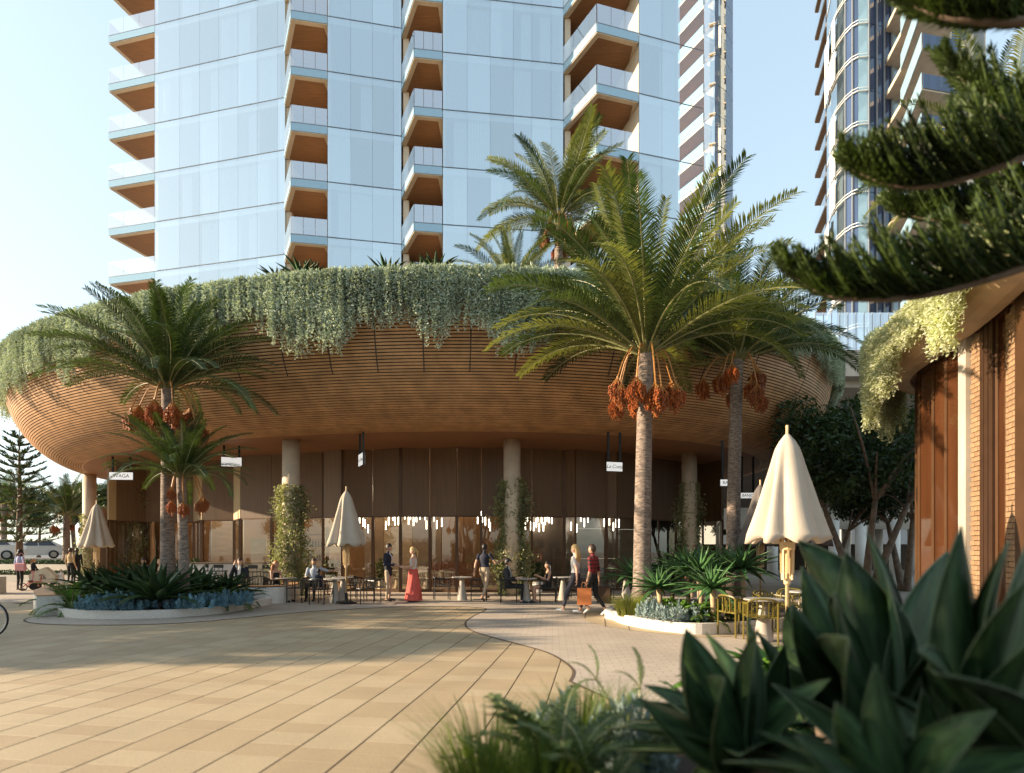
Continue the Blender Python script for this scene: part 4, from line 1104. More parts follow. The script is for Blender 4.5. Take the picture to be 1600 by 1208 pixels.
# ================================================================== broadleaf trees
def crown_cloud(n, blobs, r, leaf, flat=.8):
    Pn = []; per = np.array([b[3]**2 for b in blobs]); per = (per/per.sum()*n).astype(int)
    for (x, y, z, s), k in zip(blobs, per):
        d = unit(r.normal(size=(k, 3))); rad = s*(.55+.45*r.random(k))*(1+.18*np.sin(d[:, 0]*9+x)*np.sin(d[:, 1]*8+y))
        Pn.append(np.array([x, y, z]) + d*rad[:, None]*np.array([1, 1, flat]))
    Pn = np.concatenate(Pn); m = len(Pn); D = unit(r.normal(size=(m, 3))+np.array([0, 0, -.3])); U = unit(r.normal(size=(m, 3))); U = unit(U-D*np.sum(U*D, 1, keepdims=True))
    return leaf_cards(Pn, D, U, leaf*r.uniform(.7, 1.3, m), leaf*.5*np.ones(m))
def tree_parts(seed, h, spread, trunks, nleaf, leaf, nb=26, trunk_r=.16, low=.38):
    r = np.random.default_rng(seed); rr = random.Random(seed); tb = MB(); tips = []
    for k in range(trunks):
        a = 6.283*k/trunks+rr.uniform(-.4, .4); ln = (spread*.22 if trunks > 1 else .1)
        p0 = Vector((math.cos(a)*.18*(trunks > 1), math.sin(a)*.18*(trunks > 1), 0)); p1 = Vector((math.cos(a)*ln, math.sin(a)*ln, h*low*.6)); p2 = Vector((math.cos(a)*ln*1.6+rr.uniform(-.2, .2), math.sin(a)*ln*1.6, h*low*1.15))
        pts = smooth_line([p0, p1, p2], 4); tb.tube(pts, [trunk_r*(1-.5*i/(len(pts)-1))*(1.35 if i == 0 else 1) for i in range(len(pts))], 9)
        for j in range(5):
            b = a+rr.uniform(-1.5, 1.5); q = p2+Vector((math.cos(b)*spread*rr.uniform(.35, .8), math.sin(b)*spread*rr.uniform(.35, .8), h*rr.uniform(.12, .42)))
            m_ = p2.lerp(q, .5)+Vector((0, 0, .25)); tb.tube(smooth_line([p2, m_, q], 3), [trunk_r*.42, trunk_r*.36, trunk_r*.3, trunk_r*.25, trunk_r*.2, trunk_r*.15, trunk_r*.1], 6); tips.append(q)
    blobs = []
    for k in range(nb):
        a = rr.uniform(0, 6.283); q = spread*math.sqrt(rr.random())*.8; z = h*(low+.16+(1-low-.2)*rr.random())
        s = spread*rr.uniform(.22, .36)*(1-.3*(z/h-low)); q *= math.sqrt(max(.1, 1-((z/h-.66)/.5)**2)); blobs.append((q*math.cos(a), q*math.sin(a), z, s))
    V, F = crown_cloud(nleaf, blobs, r, leaf)
    return tb.mesh('trunk', m_bark, True), np_mesh('crown', V, F, m_tree)
TREE = [tree_parts(1, 7.6, 3.6, 3, 15000, .20), tree_parts(2, 6.5, 3.0, 2, 11000, .20), tree_parts(3, 6.2, 3.2, 1, 11000, .22, 22)]
def tree(kind, base, s, rz, label, name='broadleaf_tree', group='broadleaf trees', cat='tree'):
    o = thing(name, label, cat, base, rz, group); o.scale = (s,)*3
    inst('trunk', TREE[kind][0], o); inst('crown', TREE[kind][1], o); return o
for k, x, d, s, rz, lab in [(0,1350,20.5,.98,0,'dark leafy tree with several trunks between the white umbrella and bronze pavilion'),(1,1415,22.5,.95,1.2,'dark tree close behind the bronze pavilion corner'),(1,1290,25,.85,2.2,'dark tree left behind the white umbrella'),
        (2,1160,45,.8,.4,'far tree seen under the pavilion between the hanging name signs'),
        (2,60,52,1.0,0,'dark street tree behind the white hatchback'),(1,118,46,.95,2,'dark street tree right of the white hatchback'),(2,160,42,.85,1,'dark tree behind the left closed umbrella'),(1,20,60,1.1,.7,'dark tree behind the pine trunk at the street'),(2,178,58,1.0,2.8,'far dark tree under the left end of the overhang')]:
    tree(k, at_px(x, d, .9 if d > 40 and x < 400 else 0), s, rz, lab)
# street trees out of view to the left: their shade falls across the plaza and the near planting
for k, p, s, rz, lab in [(2,(-23,11.2,0),1.25,0,'street tree left of the plaza shading the paving'),(1,(-30,14.5,0),1.35,1,'street tree left of the bench planter'),(2,(-27,8.6,0),.92,2.4,'smaller street tree left of the open plaza'),
        (0,(-9.4,.6,0),.95,1.3,'street tree left of the camera shading the near planting'),(0,(-16,-14,0),1.2,.5,'tree behind the camera mirrored in the shop glass'),(2,(-4,-19,0),1.3,2.2,'second tree behind the camera mirrored in the shop glass'),(1,(9,-17,0),1.4,4,'third tree behind the camera mirrored in the shop glass'),(0,(20,-20,0),1.3,2,'fourth tree behind the camera mirrored in the shop glass'),(2,(-30,-16,0),1.4,1.1,'fifth tree behind the camera mirrored in the shop glass')]:
    tree(k, p, s, rz, lab)
for i_ in range(7):
    tree(i_ % 3, (-27+8.5*i_, -11-2.5*(i_ % 2), 0), 1.15+.1*(i_ % 3), i_*1.3, '%s tree of the row behind the camera, counted from the street' % ('first', 'second', 'third', 'fourth', 'fifth', 'sixth', 'seventh')[i_])

# unseen hedge added behind the camera to block the pale horizon in shop glass
hd = thing('added_hedge', 'added tall hedge behind the camera darkening the shop glass reflections', 'hedge', (0, -17, 0))
MB().box((-38, -.35, 0), (38, .35, 2.5)).build('added_hedge_core', m_hedge, hd)
n_ = 16000; P_ = np.stack([rng.uniform(-38, 38, n_), rng.uniform(.3, .55, n_), rng.uniform(.05, 2.9, n_)], 1); D_ = rand_dirs(n_); U_ = rand_dirs(n_); U_ = unit(U_-D_*np.sum(U_*D_, 1, keepdims=True))
V_, F_ = leaf_cards(P_, D_, U_, .26, .14); inst('foliage', np_mesh('foliage', V_, F_, m_hedge), hd)

# ------------------------------------------------------------------ tiered pine at the street, left
def pine_parts(h, seed):
    rr = random.Random(seed); tb = MB(); tb.tube([(0,0,0),(.03,0,h*.5),(0,0,h)], [.20,.12,.02], 8); V, F = [], []
    Pn, D, Ls = [], [], []
    tiers = 15
    for i in range(tiers):
        z = h*(.22+.77*i/tiers); L_ = h*.27*(1-.86*i/tiers)+.12
        for k in range(6):
            a = k*1.0472+i*.5+rr.uniform(-.15, .15); up_ = .18+.02*i
            tip = Vector((math.cos(a)*L_, math.sin(a)*L_, z+L_*up_)); b = Vector((0, 0, z)); md = b.lerp(tip, .55)+Vector((0, 0, -.10*L_))
            ln = smooth_line([b, md, tip], 5); tb.tube(ln, [.03, .028, .026, .024, .02, .017, .014, .012, .01, .008, .006], 4)
            for j, p in enumerate(ln[2:]):
                T_ = (tip-b).normalized(); S_ = T_.cross(Vector((0,0,1))).normalized()
                for q in range(9):
                    sd = rr.choice((-1, 1)); Pn.append(list(p+T_*rr.uniform(-.1, .1))); D.append(list((S_*sd*rr.uniform(.3, 1)+T_*.8+Vector((0,0,rr.uniform(0, .9)))).normalized())); Ls.append(rr.uniform(.22, .42)*(1-.4*i/tiers))
    Pn, D = np.array(Pn), np.array(D); U = rand_dirs(len(Pn)); U = unit(U-D*np.sum(U*D, 1, keepdims=True))
    V, F = leaf_cards(Pn, D, U, np.array(Ls), .05*np.ones(len(Pn)))
    return tb.mesh('trunk', m_bark, True), np_mesh('crown', V, F, m_pine)
o = thing('pine_tree', 'tiered pine standing at the far left beside the white hatchback', 'tree', at_px(30, 33, .3))
a, b = pine_parts(8.2, 4); inst('trunk', a, o); inst('crown', b, o)

# ------------------------------------------------------------------ near pine whose branches hang in from the right
np_ = thing('pine_tree', 'near pine with feathery branches reaching in from the right edge', 'tree', (4.9, 3.0, 0))
MB().tube([(0,0,0),(.05,0,4),(0,0,9)], [.26,.2,.1], 12).build('trunk', m_bark, np_, True)
def pine_branch(px, seed, ln=.34, dens=1.0, sag=0, mat=None, upv=(-.45, 0, .9)):
    rr = random.Random(seed); pts = smooth_line([W(x, y, d) for x, y, d in px], 6)
    loc = Vector(np_.location); pts = [p-loc for p in pts]
    br = MB().tube(pts, [.006+.022*i/(len(pts)-1) for i in range(len(pts))], 6).build('branch', m_bark, np_, True)
    mb = MB(); N_ = int(150*dens); cards = ([], [], [])
    for k in range(N_):
        t = ((k+.5)/N_)**.85*(len(pts)-1); i = min(int(t), len(pts)-2); p = pts[i].lerp(pts[i+1], t-i)
        T_ = (pts[max(0, i)]-pts[i+1]).normalized()           # towards the tip
        L_ = ln*min(1, .35+1.6*(k/N_))*rr.uniform(.7, 1.3)
        sd = Vector((0, rr.uniform(-1, 1), 0))
        d0 = (T_*.75 + sd*.8 + Vector(upv)*rr.uniform(.4, .9)).normalized(); d1 = (d0*.8 + Vector((-.25, 0, 1))*.75).normalized()
        q1 = p + d0*L_*.5; q2 = q1 + d1*L_*.5; rope = smooth_line([p, q1, q2], 4)
        mb.tube(rope, [.008*rr.uniform(.8, 1.2)]*(len(rope)-1)+[.003], 5)
        for j in range(len(rope)-1):
            for q in range(7):
                a = rope[j].lerp(rope[j+1], rr.random()); tn = (rope[j+1]-rope[j]).normalized(); o_ = Vector((rr.gauss(0,1), rr.gauss(0,1), rr.gauss(0,1))).normalized()
                cards[0].append(list(a)); cards[1].append(list((tn*1.1+o_*.7).normalized())); cards[2].append(list(o_.cross(tn).normalized()))
    f = mb.build('branchlet_rope', mat or m_pine_f, br, True)
    V, F = leaf_cards(np.array(cards[0]), np.array(cards[1]), np.array(cards[2]), .055, .011)
    inst('needles', np_mesh('needles', V, F, mat or m_pine_f), br)
pine_branch([(1328,262,3.3),(1390,288,3.25),(1460,290,3.2),(1540,268,3.15),(1640,232,3.1),(1800,200,3.05)], 1, .40, 1.3)
pine_branch([(1478,92,3.5),(1530,150,3.45),(1590,190,3.4),(1680,215,3.3),(1800,215,3.2)], 2, .34, 1.0)
pine_branch([(1232,425,3.2),(1285,458,3.15),(1350,468,3.1),(1440,462,3.05),(1530,440,3.0),(1640,402,2.95),(1800,330,2.95)], 3, .42, 1.6)
pine_branch([(1400,330,3.9),(1470,345,3.8),(1560,340,3.7),(1680,300,3.5),(1800,270,3.3)], 5, .40, 1.2)
pine_branch([(1395,-18,2.8),(1450,18,2.75),(1520,32,2.7),(1620,30,2.7),(1800,-10,2.8)], 4, .30, 1.5)

# ================================================================== near planter with big agaves, right foreground
fp = thing('foreground_planter', 'dark raised planting bed filled with large agaves in the right foreground', 'planter', (1.8, 2.4, 0))
fo = closed([(-.15,2.45,0),(-.05,1.6,0),(.2,1.0,0),(2.0,.8,0),(4.6,1.2,0),(5.6,3.0,0),(4.8,4.6,0),(2.6,4.5,0),(1.0,3.9,0),(.2,3.1,0)])
mb, fi = wall_ring(fo, .12, .016, .45); T(mb.build('kerb', m_terrazzo), fp)
T(MB().add([p+up*.41 for p in fi], [tuple(range(len(fi)))]).build('soil', m_soil), fp)
rg = random.Random(11)
def big_agave(label, base, leaves, stem, seed):
    """leaves: (px, py of the tip, depth of the tip, length factor, roll, mesh)"""
    root = thing('agave', label, 'agave', base, 0, 'large agaves in the near planter')
    MB().tube([(0,0,-.05),(.02,0,stem*.6),(0,0,stem+.03)], [.07,.06,.075], 10).build('stem', m_bark, root, True)
    top = Vector((base[0], base[1], base[2]+stem))
    for (x, y, d, roll, k) in leaves:
        tip = W(x, y, d); v = tip-top; L_ = v.length
        q = v.to_track_quat('X', 'Z').to_matrix().to_4x4()
        wf = 1.25 if L_ > .75 else 1.12
        m_ = Matrix.Translation((0, 0, stem)) @ q @ Matrix.Rotation(R(roll), 4, 'X') @ Matrix.Rotation(-.12, 4, 'Y') @ Matrix.Diagonal((L_*1.02, min(1.0, L_)*wf, min(1.0, L_), 1))
        inst('leaf', AF[k % 4], root, m_)
    r = random.Random(seed)
    for j in range(14):
        az = j*2.4+seed; m_ = Matrix.Translation((0,0,stem)) @ Matrix.Rotation(az, 4, 'Z') @ Matrix.Rotation(-R(r.uniform(-5, 35)), 4, 'Y') @ Matrix.Scale(.5*r.uniform(.8, 1.1), 4)
        inst('leaf', AF[j % 4], root, m_)
B1 = W(1545, 1190, 1.85); B2 = W(1395, 1150, 2.25); B3 = W(1170, 1185, 2.1); B4 = W(1290, 1100, 2.9); B5 = W(1420, 1260, 1.55)
big_agave('agave with the tallest upright leaf at the right edge', (B1.x, B1.y, .41), [(1525,828,1.8,80,0),(1560,850,1.75,95,1),(1588,905,1.6,60,1),(1500,1000,1.45,-20,2),(1470,925,2.15,-60,2),(1610,820,2.0,70,3),(1450,1010,1.5,-40,1),(1640,1010,1.5,30,0)], B1.z-.41, 1)
big_agave('broad agave in the middle of the near planter', (B2.x, B2.y, .41), [(1368,835,2.5,75,1),(1322,868,2.35,85,3),(1268,890,2.2,100,0),(1290,845,2.75,95,2),(1463,872,2.6,60,0),(1228,948,2.1,120,1),(1310,930,1.85,100,3),(1250,1010,1.75,110,2),(1500,960,2.0,40,1)], B2.z-.41, 2)
big_agave('agave at the left end of the near planter', (B3.x, B3.y, .41), [(1155,965,2.25,85,0),(1068,985,2.1,110,1),(1040,1040,2.0,120,2),(1187,985,2.0,75,3),(1110,990,2.5,90,1),(1215,1010,2.4,70,0),(1000,1090,1.9,130,3),(1080,1060,1.7,100,2),(1290,1060,1.9,50,1)], B3.z-.41, 3)
big_agave('agave at the back of the near planter below the white umbrella', (B4.x, B4.y, .41), [(1228,945,3.0,100,2),(1260,900,3.1,90,1),(1345,935,3.1,60,3),(1195,985,2.7,120,0),(1300,960,2.5,80,1)], B4.z-.41, 4)
big_agave('lowest agave at the bottom edge of the picture', (B5.x, B5.y, max(.41, B5.z-.3)), [(1380,1045,1.5,80,0),(1300,1100,1.5,110,1),(1520,1100,1.4,60,2),(1250,1150,1.4,120,3),(1450,1080,1.75,70,1)], .3, 5)
# loose planting at its left end
for i, (x, y, d, n, h, sp, lab) in enumerate([(765,1190,2.35,520,.36,.34,'soft grass tuft at the bottom edge of the plaza'),(905,1120,2.9,420,.30,.30,'grass tuft behind the dark fern fronds'),(850,1200,2.2,420,.32,.30,'grass tuft under the dark fern fronds'),(960,1110,3.2,320,.28,.28,'grass tuft beside the feather leaved plant')]):
    g = W(x, y, d); grass('grass_tussock', lab, (g.x, g.y, .41), n, h+max(0, g.z-.41), sp, bpy.data.materials['grass_green'] if i else leafmat('grass_green', (.11,.16,.03), .4, .3, 2, .1), i+50, .0055)
f1 = W(880, 1150, 2.45); fern('dark arching fern fronds at the bottom of the picture', (f1.x, f1.y, .55), 28, .60, 3, 'fern', 'fern', None, (-.3, .4), FERND)
f2 = W(930, 1190, 2.2); fern('dark fern against the left agave leaves', (f2.x, f2.y, .55), 24, .55, 5, 'fern', 'fern', None, (-.2, .4), FERND)
f3 = W(815, 1185, 2.35); fern('dark fern at the left end of the near planting', (f3.x, f3.y, .50), 20, .50, 8, 'fern', 'fern', None, (-.2, .4), FERND)
for i, (x, y, d, lab) in enumerate([(875,1095,3.1,'blue succulent at the edge of the near planter'),(975,1100,2.9,'blue succulent beside the left agave'),(1000,1130,2.7,'lower blue succulent by the left agave')]):
    g = W(x, y, d); succulent('blue_succulent', lab, (g.x, g.y, .41), 20, .16, max(.2, g.z-.38), i+70, bpy.data.materials['pale_succulent'])
for i, (x, d, sc_, lab) in enumerate([(1125,3.75,.95,'broad leaved shrub at the back of the left agave'),(1200,4.1,1.15,'broad leaved shrub in the near planter below the mustard chairs'),(1262,4.3,1.1,'broad leaved shrub in the near planter under the umbrella pole')]):
    g = at_px(x, d, .41); rosette('leafy_shrub', lab, 'shrub', g, LU, 36, sc_, i+40, 88, 5, stem=.28, stemmat=m_bark)
for i, (x, d, sc_, lab) in enumerate([(1165,3.9,.62,'bright fern behind the left agave in the near planter'),(1100,3.6,.50,'bright low fern left of the near planter shrubs'),(1235,4.0,.62,'bright fern between the near planter shrubs')]):
    g = at_px(x, d, .42); fern(lab, g, 18, sc_, i+60)
def fan_plant(label, base, tips, seed):
    root = thing('feather_leaf_plant', label, 'plant', base, 0, 'feather leaved plants in the near planter'); r = random.Random(seed)
    for (x, y, d) in tips:
        t = W(x, y, d)-Vector(base); MB().tube(smooth_line([(0,0,0), t*.55+Vector((0,0,.06)), t], 4), [.006]*9, 5).build('stalk', m_rachis, root)
        for q in range(3):
            inst('leaf', FERN[q], root, Matrix.Translation(t) @ Matrix.Rotation(r.uniform(2.2, 4.2), 4, 'Z') @ Matrix.Rotation(-.5+.35*q, 4, 'Y') @ Matrix.Scale(.20*r.uniform(.8, 1.2), 4))
g = W(1000, 1120, 3.0); fan_plant('feather leaved plant rising over the brick path', (g.x, g.y, .41), [(932,1062,3.2),(1000,1075,3.1)], 3)
# ================================================================== closed umbrellas
def umbrella_mesh(canvas, seed):
    r = random.Random(seed); ph = [r.uniform(-.25, .25) for _ in range(8)]
    def pleat(a, z, i):
        t = max(0, min(1, (3.34-z)/1.6)); k = 7
        b = a*k+1.1*math.sin(a*2+seed)+.7*math.sin(a*3+1.7*seed)+.5*math.sin(2.2*z+a*2); w = (.5+.5*math.cos(b))**.8; return 1 + (.36*w-.24)*min(1, t*2.2)*(.75+.25*math.sin(a*2+seed*2))*(1 if i < 16 else .85)
    pr_ = []
    for i in range(17):
        t = i/16; z = 3.36-1.62*t
        pr_.append((.035+.10*min(1, t*7)**.6+.43*t**1.12, z-.03*math.sin(t*3)))
    pr_.append((.50, 1.735)); pr_.append((.40, 1.80)); pr_.append((.10, 2.1))
    c = MB().lathe(pr_, 112, (0, 0), pleat, False)
    n = 112                                                 # scalloped hem
    for k in range(n):
        a = 2*math.pi*k/n
        for row in (16, 17):
            i = row*n+k; x, y, z = c.v[i]; c.v[i] = (x, y, z+.045*math.cos(a*8+.4))
    return c.mesh('canopy', canvas, True)
UM = umbrella_mesh(m_fabric_l, 1)
def umbrella(label, base, rz, me, group):
    o = thing('closed_umbrella', label, 'umbrella', base, rz, group)
    inst('canopy', me, o)
    MB().lathe([(.028, .05), (.028, 3.36), (.022, 3.37), (.022, 3.5), (.0, 3.5)], 12).build('pole', m_pole, o, True)
    for k in range(8):
        a = k*.7854+.2; x, y = math.cos(a), math.sin(a)
        MB().bar((x*.10, y*.10, 2.1), (x*.085, y*.085, 1.14+.1*(k % 2)), .028, .022).build('rib', m_pole, o)
    MB().lathe([(.11, 1.72), (.11, 1.60), (.05, 1.58)], 14).build('hub', m_pole, o)
    MB().lathe([(.05, 1.16), (.05, 1.08), (.03, 1.06)], 12).build('runner', m_pole, o)
    MB().lathe([(.30, .02), (.30, .06), (.26, .08), (.05, .09), (.045, .32), (.0, .32)], 20).build('base', m_dark, o)
    return o
GU = 'closed cream umbrellas'
umbrella('closed cream umbrella nearest the camera beside the big agaves', at_px(1230, 8.8, .01), .3, UM, GU)
umbrella('closed cream umbrella among the black tables before the shopfront', at_px(541, 17.2, .01), 1.2, UM, GU)
umbrella('closed cream umbrella left of the bench planter palms', at_px(151, 22, .01), 2.1, UM, GU)
UD = umbrella_mesh(m_fabric_d, 4)
umbrella('dark closed umbrella between the dark palm trunk and cream umbrella', at_px(1188, 15.6, .01), .5, UD, 'dark closed umbrellas')
umbrella('dark closed umbrella half hidden right behind the near cream umbrella', at_px(1264, 15.4, .01), .9, UD, 'dark closed umbrellas')

# ================================================================== tables and chairs
def chair_proto(mat, name='cafe_chair'):
    o = thing(name, 'x', 'chair')
    for x in (-.24, .24):
        for y in (-.24, .24): MB().tube([(x, y, 0), (x, y, .70 if y > 0 else .66)], .016, 6).build('leg', mat, o)
    MB().box((-.24, -.24, .43), (.24, .24, .46)).build('seat', mat, o, bevel=.01)
    pts = [(-.25, -.25, .66), (-.25, .18, .68), (-.18, .26, .74), (0, .28, .76), (.18, .26, .74), (.25, .18, .68), (.25, -.25, .66)]
    MB().tube(smooth_line(pts, 4), .019, 6).build('arm_rail', mat, o)
    mb = MB()
    for k in range(11):
        a = R(-20+220*k/10); x, y = .25*math.cos(a), .02+.25*math.sin(a); mb.tube([(x*.95, y*.95, .45), (x, y, .73)], .012, 4)
    for x in (-.24, .24): mb.tube([(x, -.24, .22), (x, .24, .22)], .007, 4)
    mb.build('back_bars', mat, o); return o
def table_proto(top, basem, r=.33, h=.74):
    o = thing('cafe_table', 'x', 'table')
    MB().lathe([(r-.01, h-.03), (r, h-.02), (r, h-.006), (r-.01, h)], 32).build('table_top', top, o)
    MB().lathe([(.17, 0), (.165, .02), (.075, h-.16), (.06, h-.03)], 20).build('base', basem, o, True); return o
def place(proto, first, px, d, rz, label, group, z=.012):
    o = proto if not first else dup(proto, (0, 0, 0))
    o.location = at_px(px, d, z); o.rotation_euler = (0, 0, rz); tag(o, label, None, group); return o
m_tabletop = M('pale_stone_top', (.42,.40,.38), .35, 0, .1)
cb = chair_proto(m_black); tb_ = table_proto(m_tabletop, m_concrete)
CH = [(502,17.0,2.9,'black barrel chair nearest the camera at the umbrella table'),(566,17.3,.9,'black barrel chair right of the umbrella table'),(590,18.0,1.3,'black barrel chair behind the blazer man'),(545,18.9,3.5,'black barrel chair directly behind the closed umbrella'),
      (427,17.9,1.7,'black barrel chair under the seated woman'),(466,17.6,-1.7,'black barrel chair facing the seated woman'),(402,18.2,.3,'black barrel chair right of the suited man on the phone'),(374,18.9,0,'black barrel chair under the suited man on the phone'),
      (492,18.5,.1,'black barrel chair under the man in the pale blue shirt'),(690,18.6,1.8,'black barrel chair left of the table behind the coral skirt'),(748,18.3,-1.5,'black barrel chair beside the strolling man'),
      (795,17.6,1.57,'black barrel chair under the suited man facing right'),(856,17.6,-1.6,'black barrel chair under the woman in black'),(905,18.6,2.2,'black barrel chair behind the blonde walker'),(880,19.3,0,'black barrel chair beside the stone wall'),(945,18.8,1.2,'black barrel chair behind the plaid shirt')]
for i, (x, d, rz, lab) in enumerate(CH): place(cb, i, x, d, rz, lab, 'black barrel chairs outside')
TB = [(523,17.4,'white table with cone foot beside the closed umbrella'),(536,18.3,'white table behind the closed umbrella'),(447,17.9,'white table between the seated woman and pale shirt man'),(722,18.4,'white table left of the strolling man'),(822,17.6,'white table between the suited man and woman in black'),(880,18.4,'white table behind the shoppers'),(978,18.2,'white table beside the left aloe')]
for i, (x, d, lab) in enumerate(TB): place(tb_, i, x, d, 0, lab, 'white cone foot tables')
cy = chair_proto(m_yellow)
for i, (x, d, rz, lab) in enumerate([(1152,10.7,1.9,'mustard chair nearest the tall stemmed aloe'),(1188,10.0,2.9,'mustard chair in front of the pale table'),(1236,12.2,-.4,'mustard chair straight behind the cream umbrella'),(1268,11.6,-1.2,'mustard chair right of the umbrella pole'),(1205,11.6,.6,'mustard chair left behind the umbrella pole'),(1300,12.6,1.0,'mustard chair furthest right by the dark trees')]):
    place(cy, i, x, d, rz, lab, 'mustard metal chairs')
for i, (x, d, lab) in enumerate([(1193,10.1,'pale table between the mustard chairs'),(1255,12.0,'pale table behind the umbrella pole')]): place(tb_, 1, x, d, 0, lab, 'pale tables by the mustard chairs')
ci = chair_proto(M('pale_frame', (.6,.57,.52), .5), 'dining_chair')
for i, (x, d, rz, lab) in enumerate([(655,23.6,1.2,'pale dining chair inside left of the booth'),(678,23.2,-1.2,'pale dining chair inside in front of the booth'),(704,23.8,1.2,'pale dining chair inside at the middle of the booth'),(612,23.6,.4,'pale dining chair inside behind the couple')]):
    place(ci, i, x, d, rz, lab, 'dining chairs inside the restaurant', .03)
for x, d, lab in [(667,23.5,'table inside in front of the booth'),(622,23.9,'table inside behind the talking couple')]: place(tb_, 1, x, d, 0, lab, 'tables inside the restaurant', .03)
# bar, stools, shelf, planters, lamps seen through the glass
def stool_proto():
    o = thing('bar_stool', 'x', 'stool')
    for x in (-.17, .17):
        for y in (-.17, .17): MB().tube([(x*1.15, y*1.15, 0), (x*.9, y*.9, .72)], .011, 5).build('leg', m_black, o)
    MB().box((-.2, -.2, .71), (.2, .2, .75)).build('seat', m_black, o, bevel=.01); MB().box((-.2, .17, .86), (.2, .2, 1.0)).build('backrest', m_black, o, bevel=.01)
    for x in (-.17, .17): MB().bar((x, .185, .74), (x, .185, .9), .02, .02, up=(0,1,0)).build('back_post', m_black, o)
    MB().tube([(-.19,-.19,.25),(.19,-.19,.25),(.19,.19,.25),(-.19,.19,.25),(-.19,-.19,.25)], .009, 4).build('footrest', m_black, o); return o
st = stool_proto()
for i, (x, d, lab) in enumerate([(345,23.4,'bar stool left of the suited man on the phone'),(398,22.6,'bar stool just right of the suited man'),(421,22.3,'bar stool at the right end of the white bar'),(322,23.8,'leftmost bar stool at the white bar')]): place(st, i, x, d, 3.14, lab, 'black bar stools', .03)
bar = thing('bar_counter', 'white bar counter inside behind the row of black stools', 'counter', at_px(375, 24.2, .03), .25)
MB().box((-2.6, -.3, 0), (2.4, .3, 1.02)).build('counter_body', m_white, bar); MB().box((-2.7, -.38, 1.025), (2.5, .35, 1.07)).build('counter_top', m_stone, bar)
sh = thing('bottle_shelf', 'wall shelf of dark bottles inside behind the thick climber', 'shelf', at_px(484, 24.6, 0), .0)
for z in (1.15, 1.75, 2.25): MB().box((-.75, -.15, z), (.75, .15, z+.03)).build('board', m_bronze, sh)
for x in (-.76, .76): MB().box((x-.02, -.15, .05), (x+.02, .15, 2.6)).build('upright', m_bronze, sh)
bmz = [MB().lathe([(.035, 0), (.037, .18), (.014, .24), (.013, .31)], 8).mesh('bottle', M('bottle_glass%d' % k, c, .15, 0, .1)) for k, c in enumerate([(.02,.03,.015), (.06,.03,.01), (.12,.12,.10)])]
for k in range(22):
    b = inst('bottle', bmz[k % 3]); p = at_px(484, 24.55, (1.182, 1.782)[k % 2]); b.location = (p.x-.68+.062*k, p.y, p.z); tag(b, 'dark bottle on the %s board of the bar shelf' % ('lower', 'upper')[k % 2], 'bottle', 'bottles on the %s shelf board' % ('lower', 'upper')[k % 2])
sb = thing('wall_board', 'pale stone board on the wall behind the bar', 'panel', at_px(405, 25.2, 0)); MB().box((-.35, -.04, .95), (.32, .04, 2.1)).build('board', m_travertine, sb)
def potted(label, x, d, h):
    o = thing('potted_plant', label, 'plant', at_px(x, d, .03)); MB().lathe([(.17, 0), (.2, .4), (.17, .4), (.16, .36), (0, .36)], 16).build('pot', m_white, o)
    r = np.random.default_rng(int(x)); n = 260; P_ = np.stack([r.normal(scale=.17, size=n), r.normal(scale=.17, size=n), .45+h*r.random(n)], 1); D = unit(r.normal(size=(n, 3))+[0, 0, .4]); U = rand_dirs(n); U = unit(U-D*np.sum(U*D, 1, keepdims=True))
    V, F = leaf_cards(P_, D, U, .17, .07); inst('foliage', np_mesh('foliage', V, F, m_tree), o); MB().tube([(0,0,.3),(.02,0,.45+h*.6)], .015, 5).build('stem', m_bark, o)
potted('leafy plant in a white pot inside beside the blazer man', 597, 22.9, .75); potted('leafy plant in a white pot inside left of the bar', 310, 25, .7); potted('leafy plant in a white pot inside by the stone wall', 840, 21.6, .6); potted('leafy plant in a white pot inside behind the umbrella', 520, 23.2, .7)
LM = MB().lathe([(.018, 0), (.018, .34)], 8).mesh('tube', m_lamp); WM = MB().tube([(0,0,.34),(0,0,1.6)], .003, 3).mesh('wire', m_dark)
for ci_, (x, d, n, w, lab) in enumerate([(566,23.2,7,.4,'cluster of glowing tube pendants right of the closed umbrella'),(630,23.2,12,.75,'cluster of glowing tube pendants above the talking couple'),(675,23.4,6,.4,'cluster of glowing tube pendants left of the booth'),(757,22.6,6,.3,'small cluster of glowing tube pendants above the strolling man'),(838,21.7,18,.65,'widest cluster of glowing tube pendants right of the parted climber'),(905,21.6,6,.4,'cluster of glowing tube pendants above the shoppers'),(955,21.8,6,.35,'cluster of glowing tube pendants below the name sign')]):
    d = hit(x, 6.75).y; o = thing('pendant_cluster', lab, 'pendant lamp', at_px(x, d, 4.75), 0, 'tube pendant clusters'); r = random.Random(ci_)
    MB().box((-w, -.12, 0), (w, .12, .04)).build('canopy_plate', m_dark, o)
    for k in range(n):
        p = Vector((-w+2*w*(k+.5)/n+r.uniform(-.04, .04), r.uniform(-.15, .15), -1.9-r.uniform(0, .55)))
        t = inst('tube', LM, o, Matrix.Translation(p)); inst('wire', WM, t)
# warm glow inside the room
for k, (x, d) in enumerate([(395,26),(560,25.5),(700,25.5),(480,25.6),(330,26.5),(620,24.4)]):
    l = bpy.data.lights.new('interior_lamp', 'POINT'); l.energy = 50; l.color = (1, .76, .48); l.shadow_soft_size = .25
    o = bpy.data.objects.new('interior_lamp', l); COL.objects.link(o); o.location = at_px(x, d, 4.2)

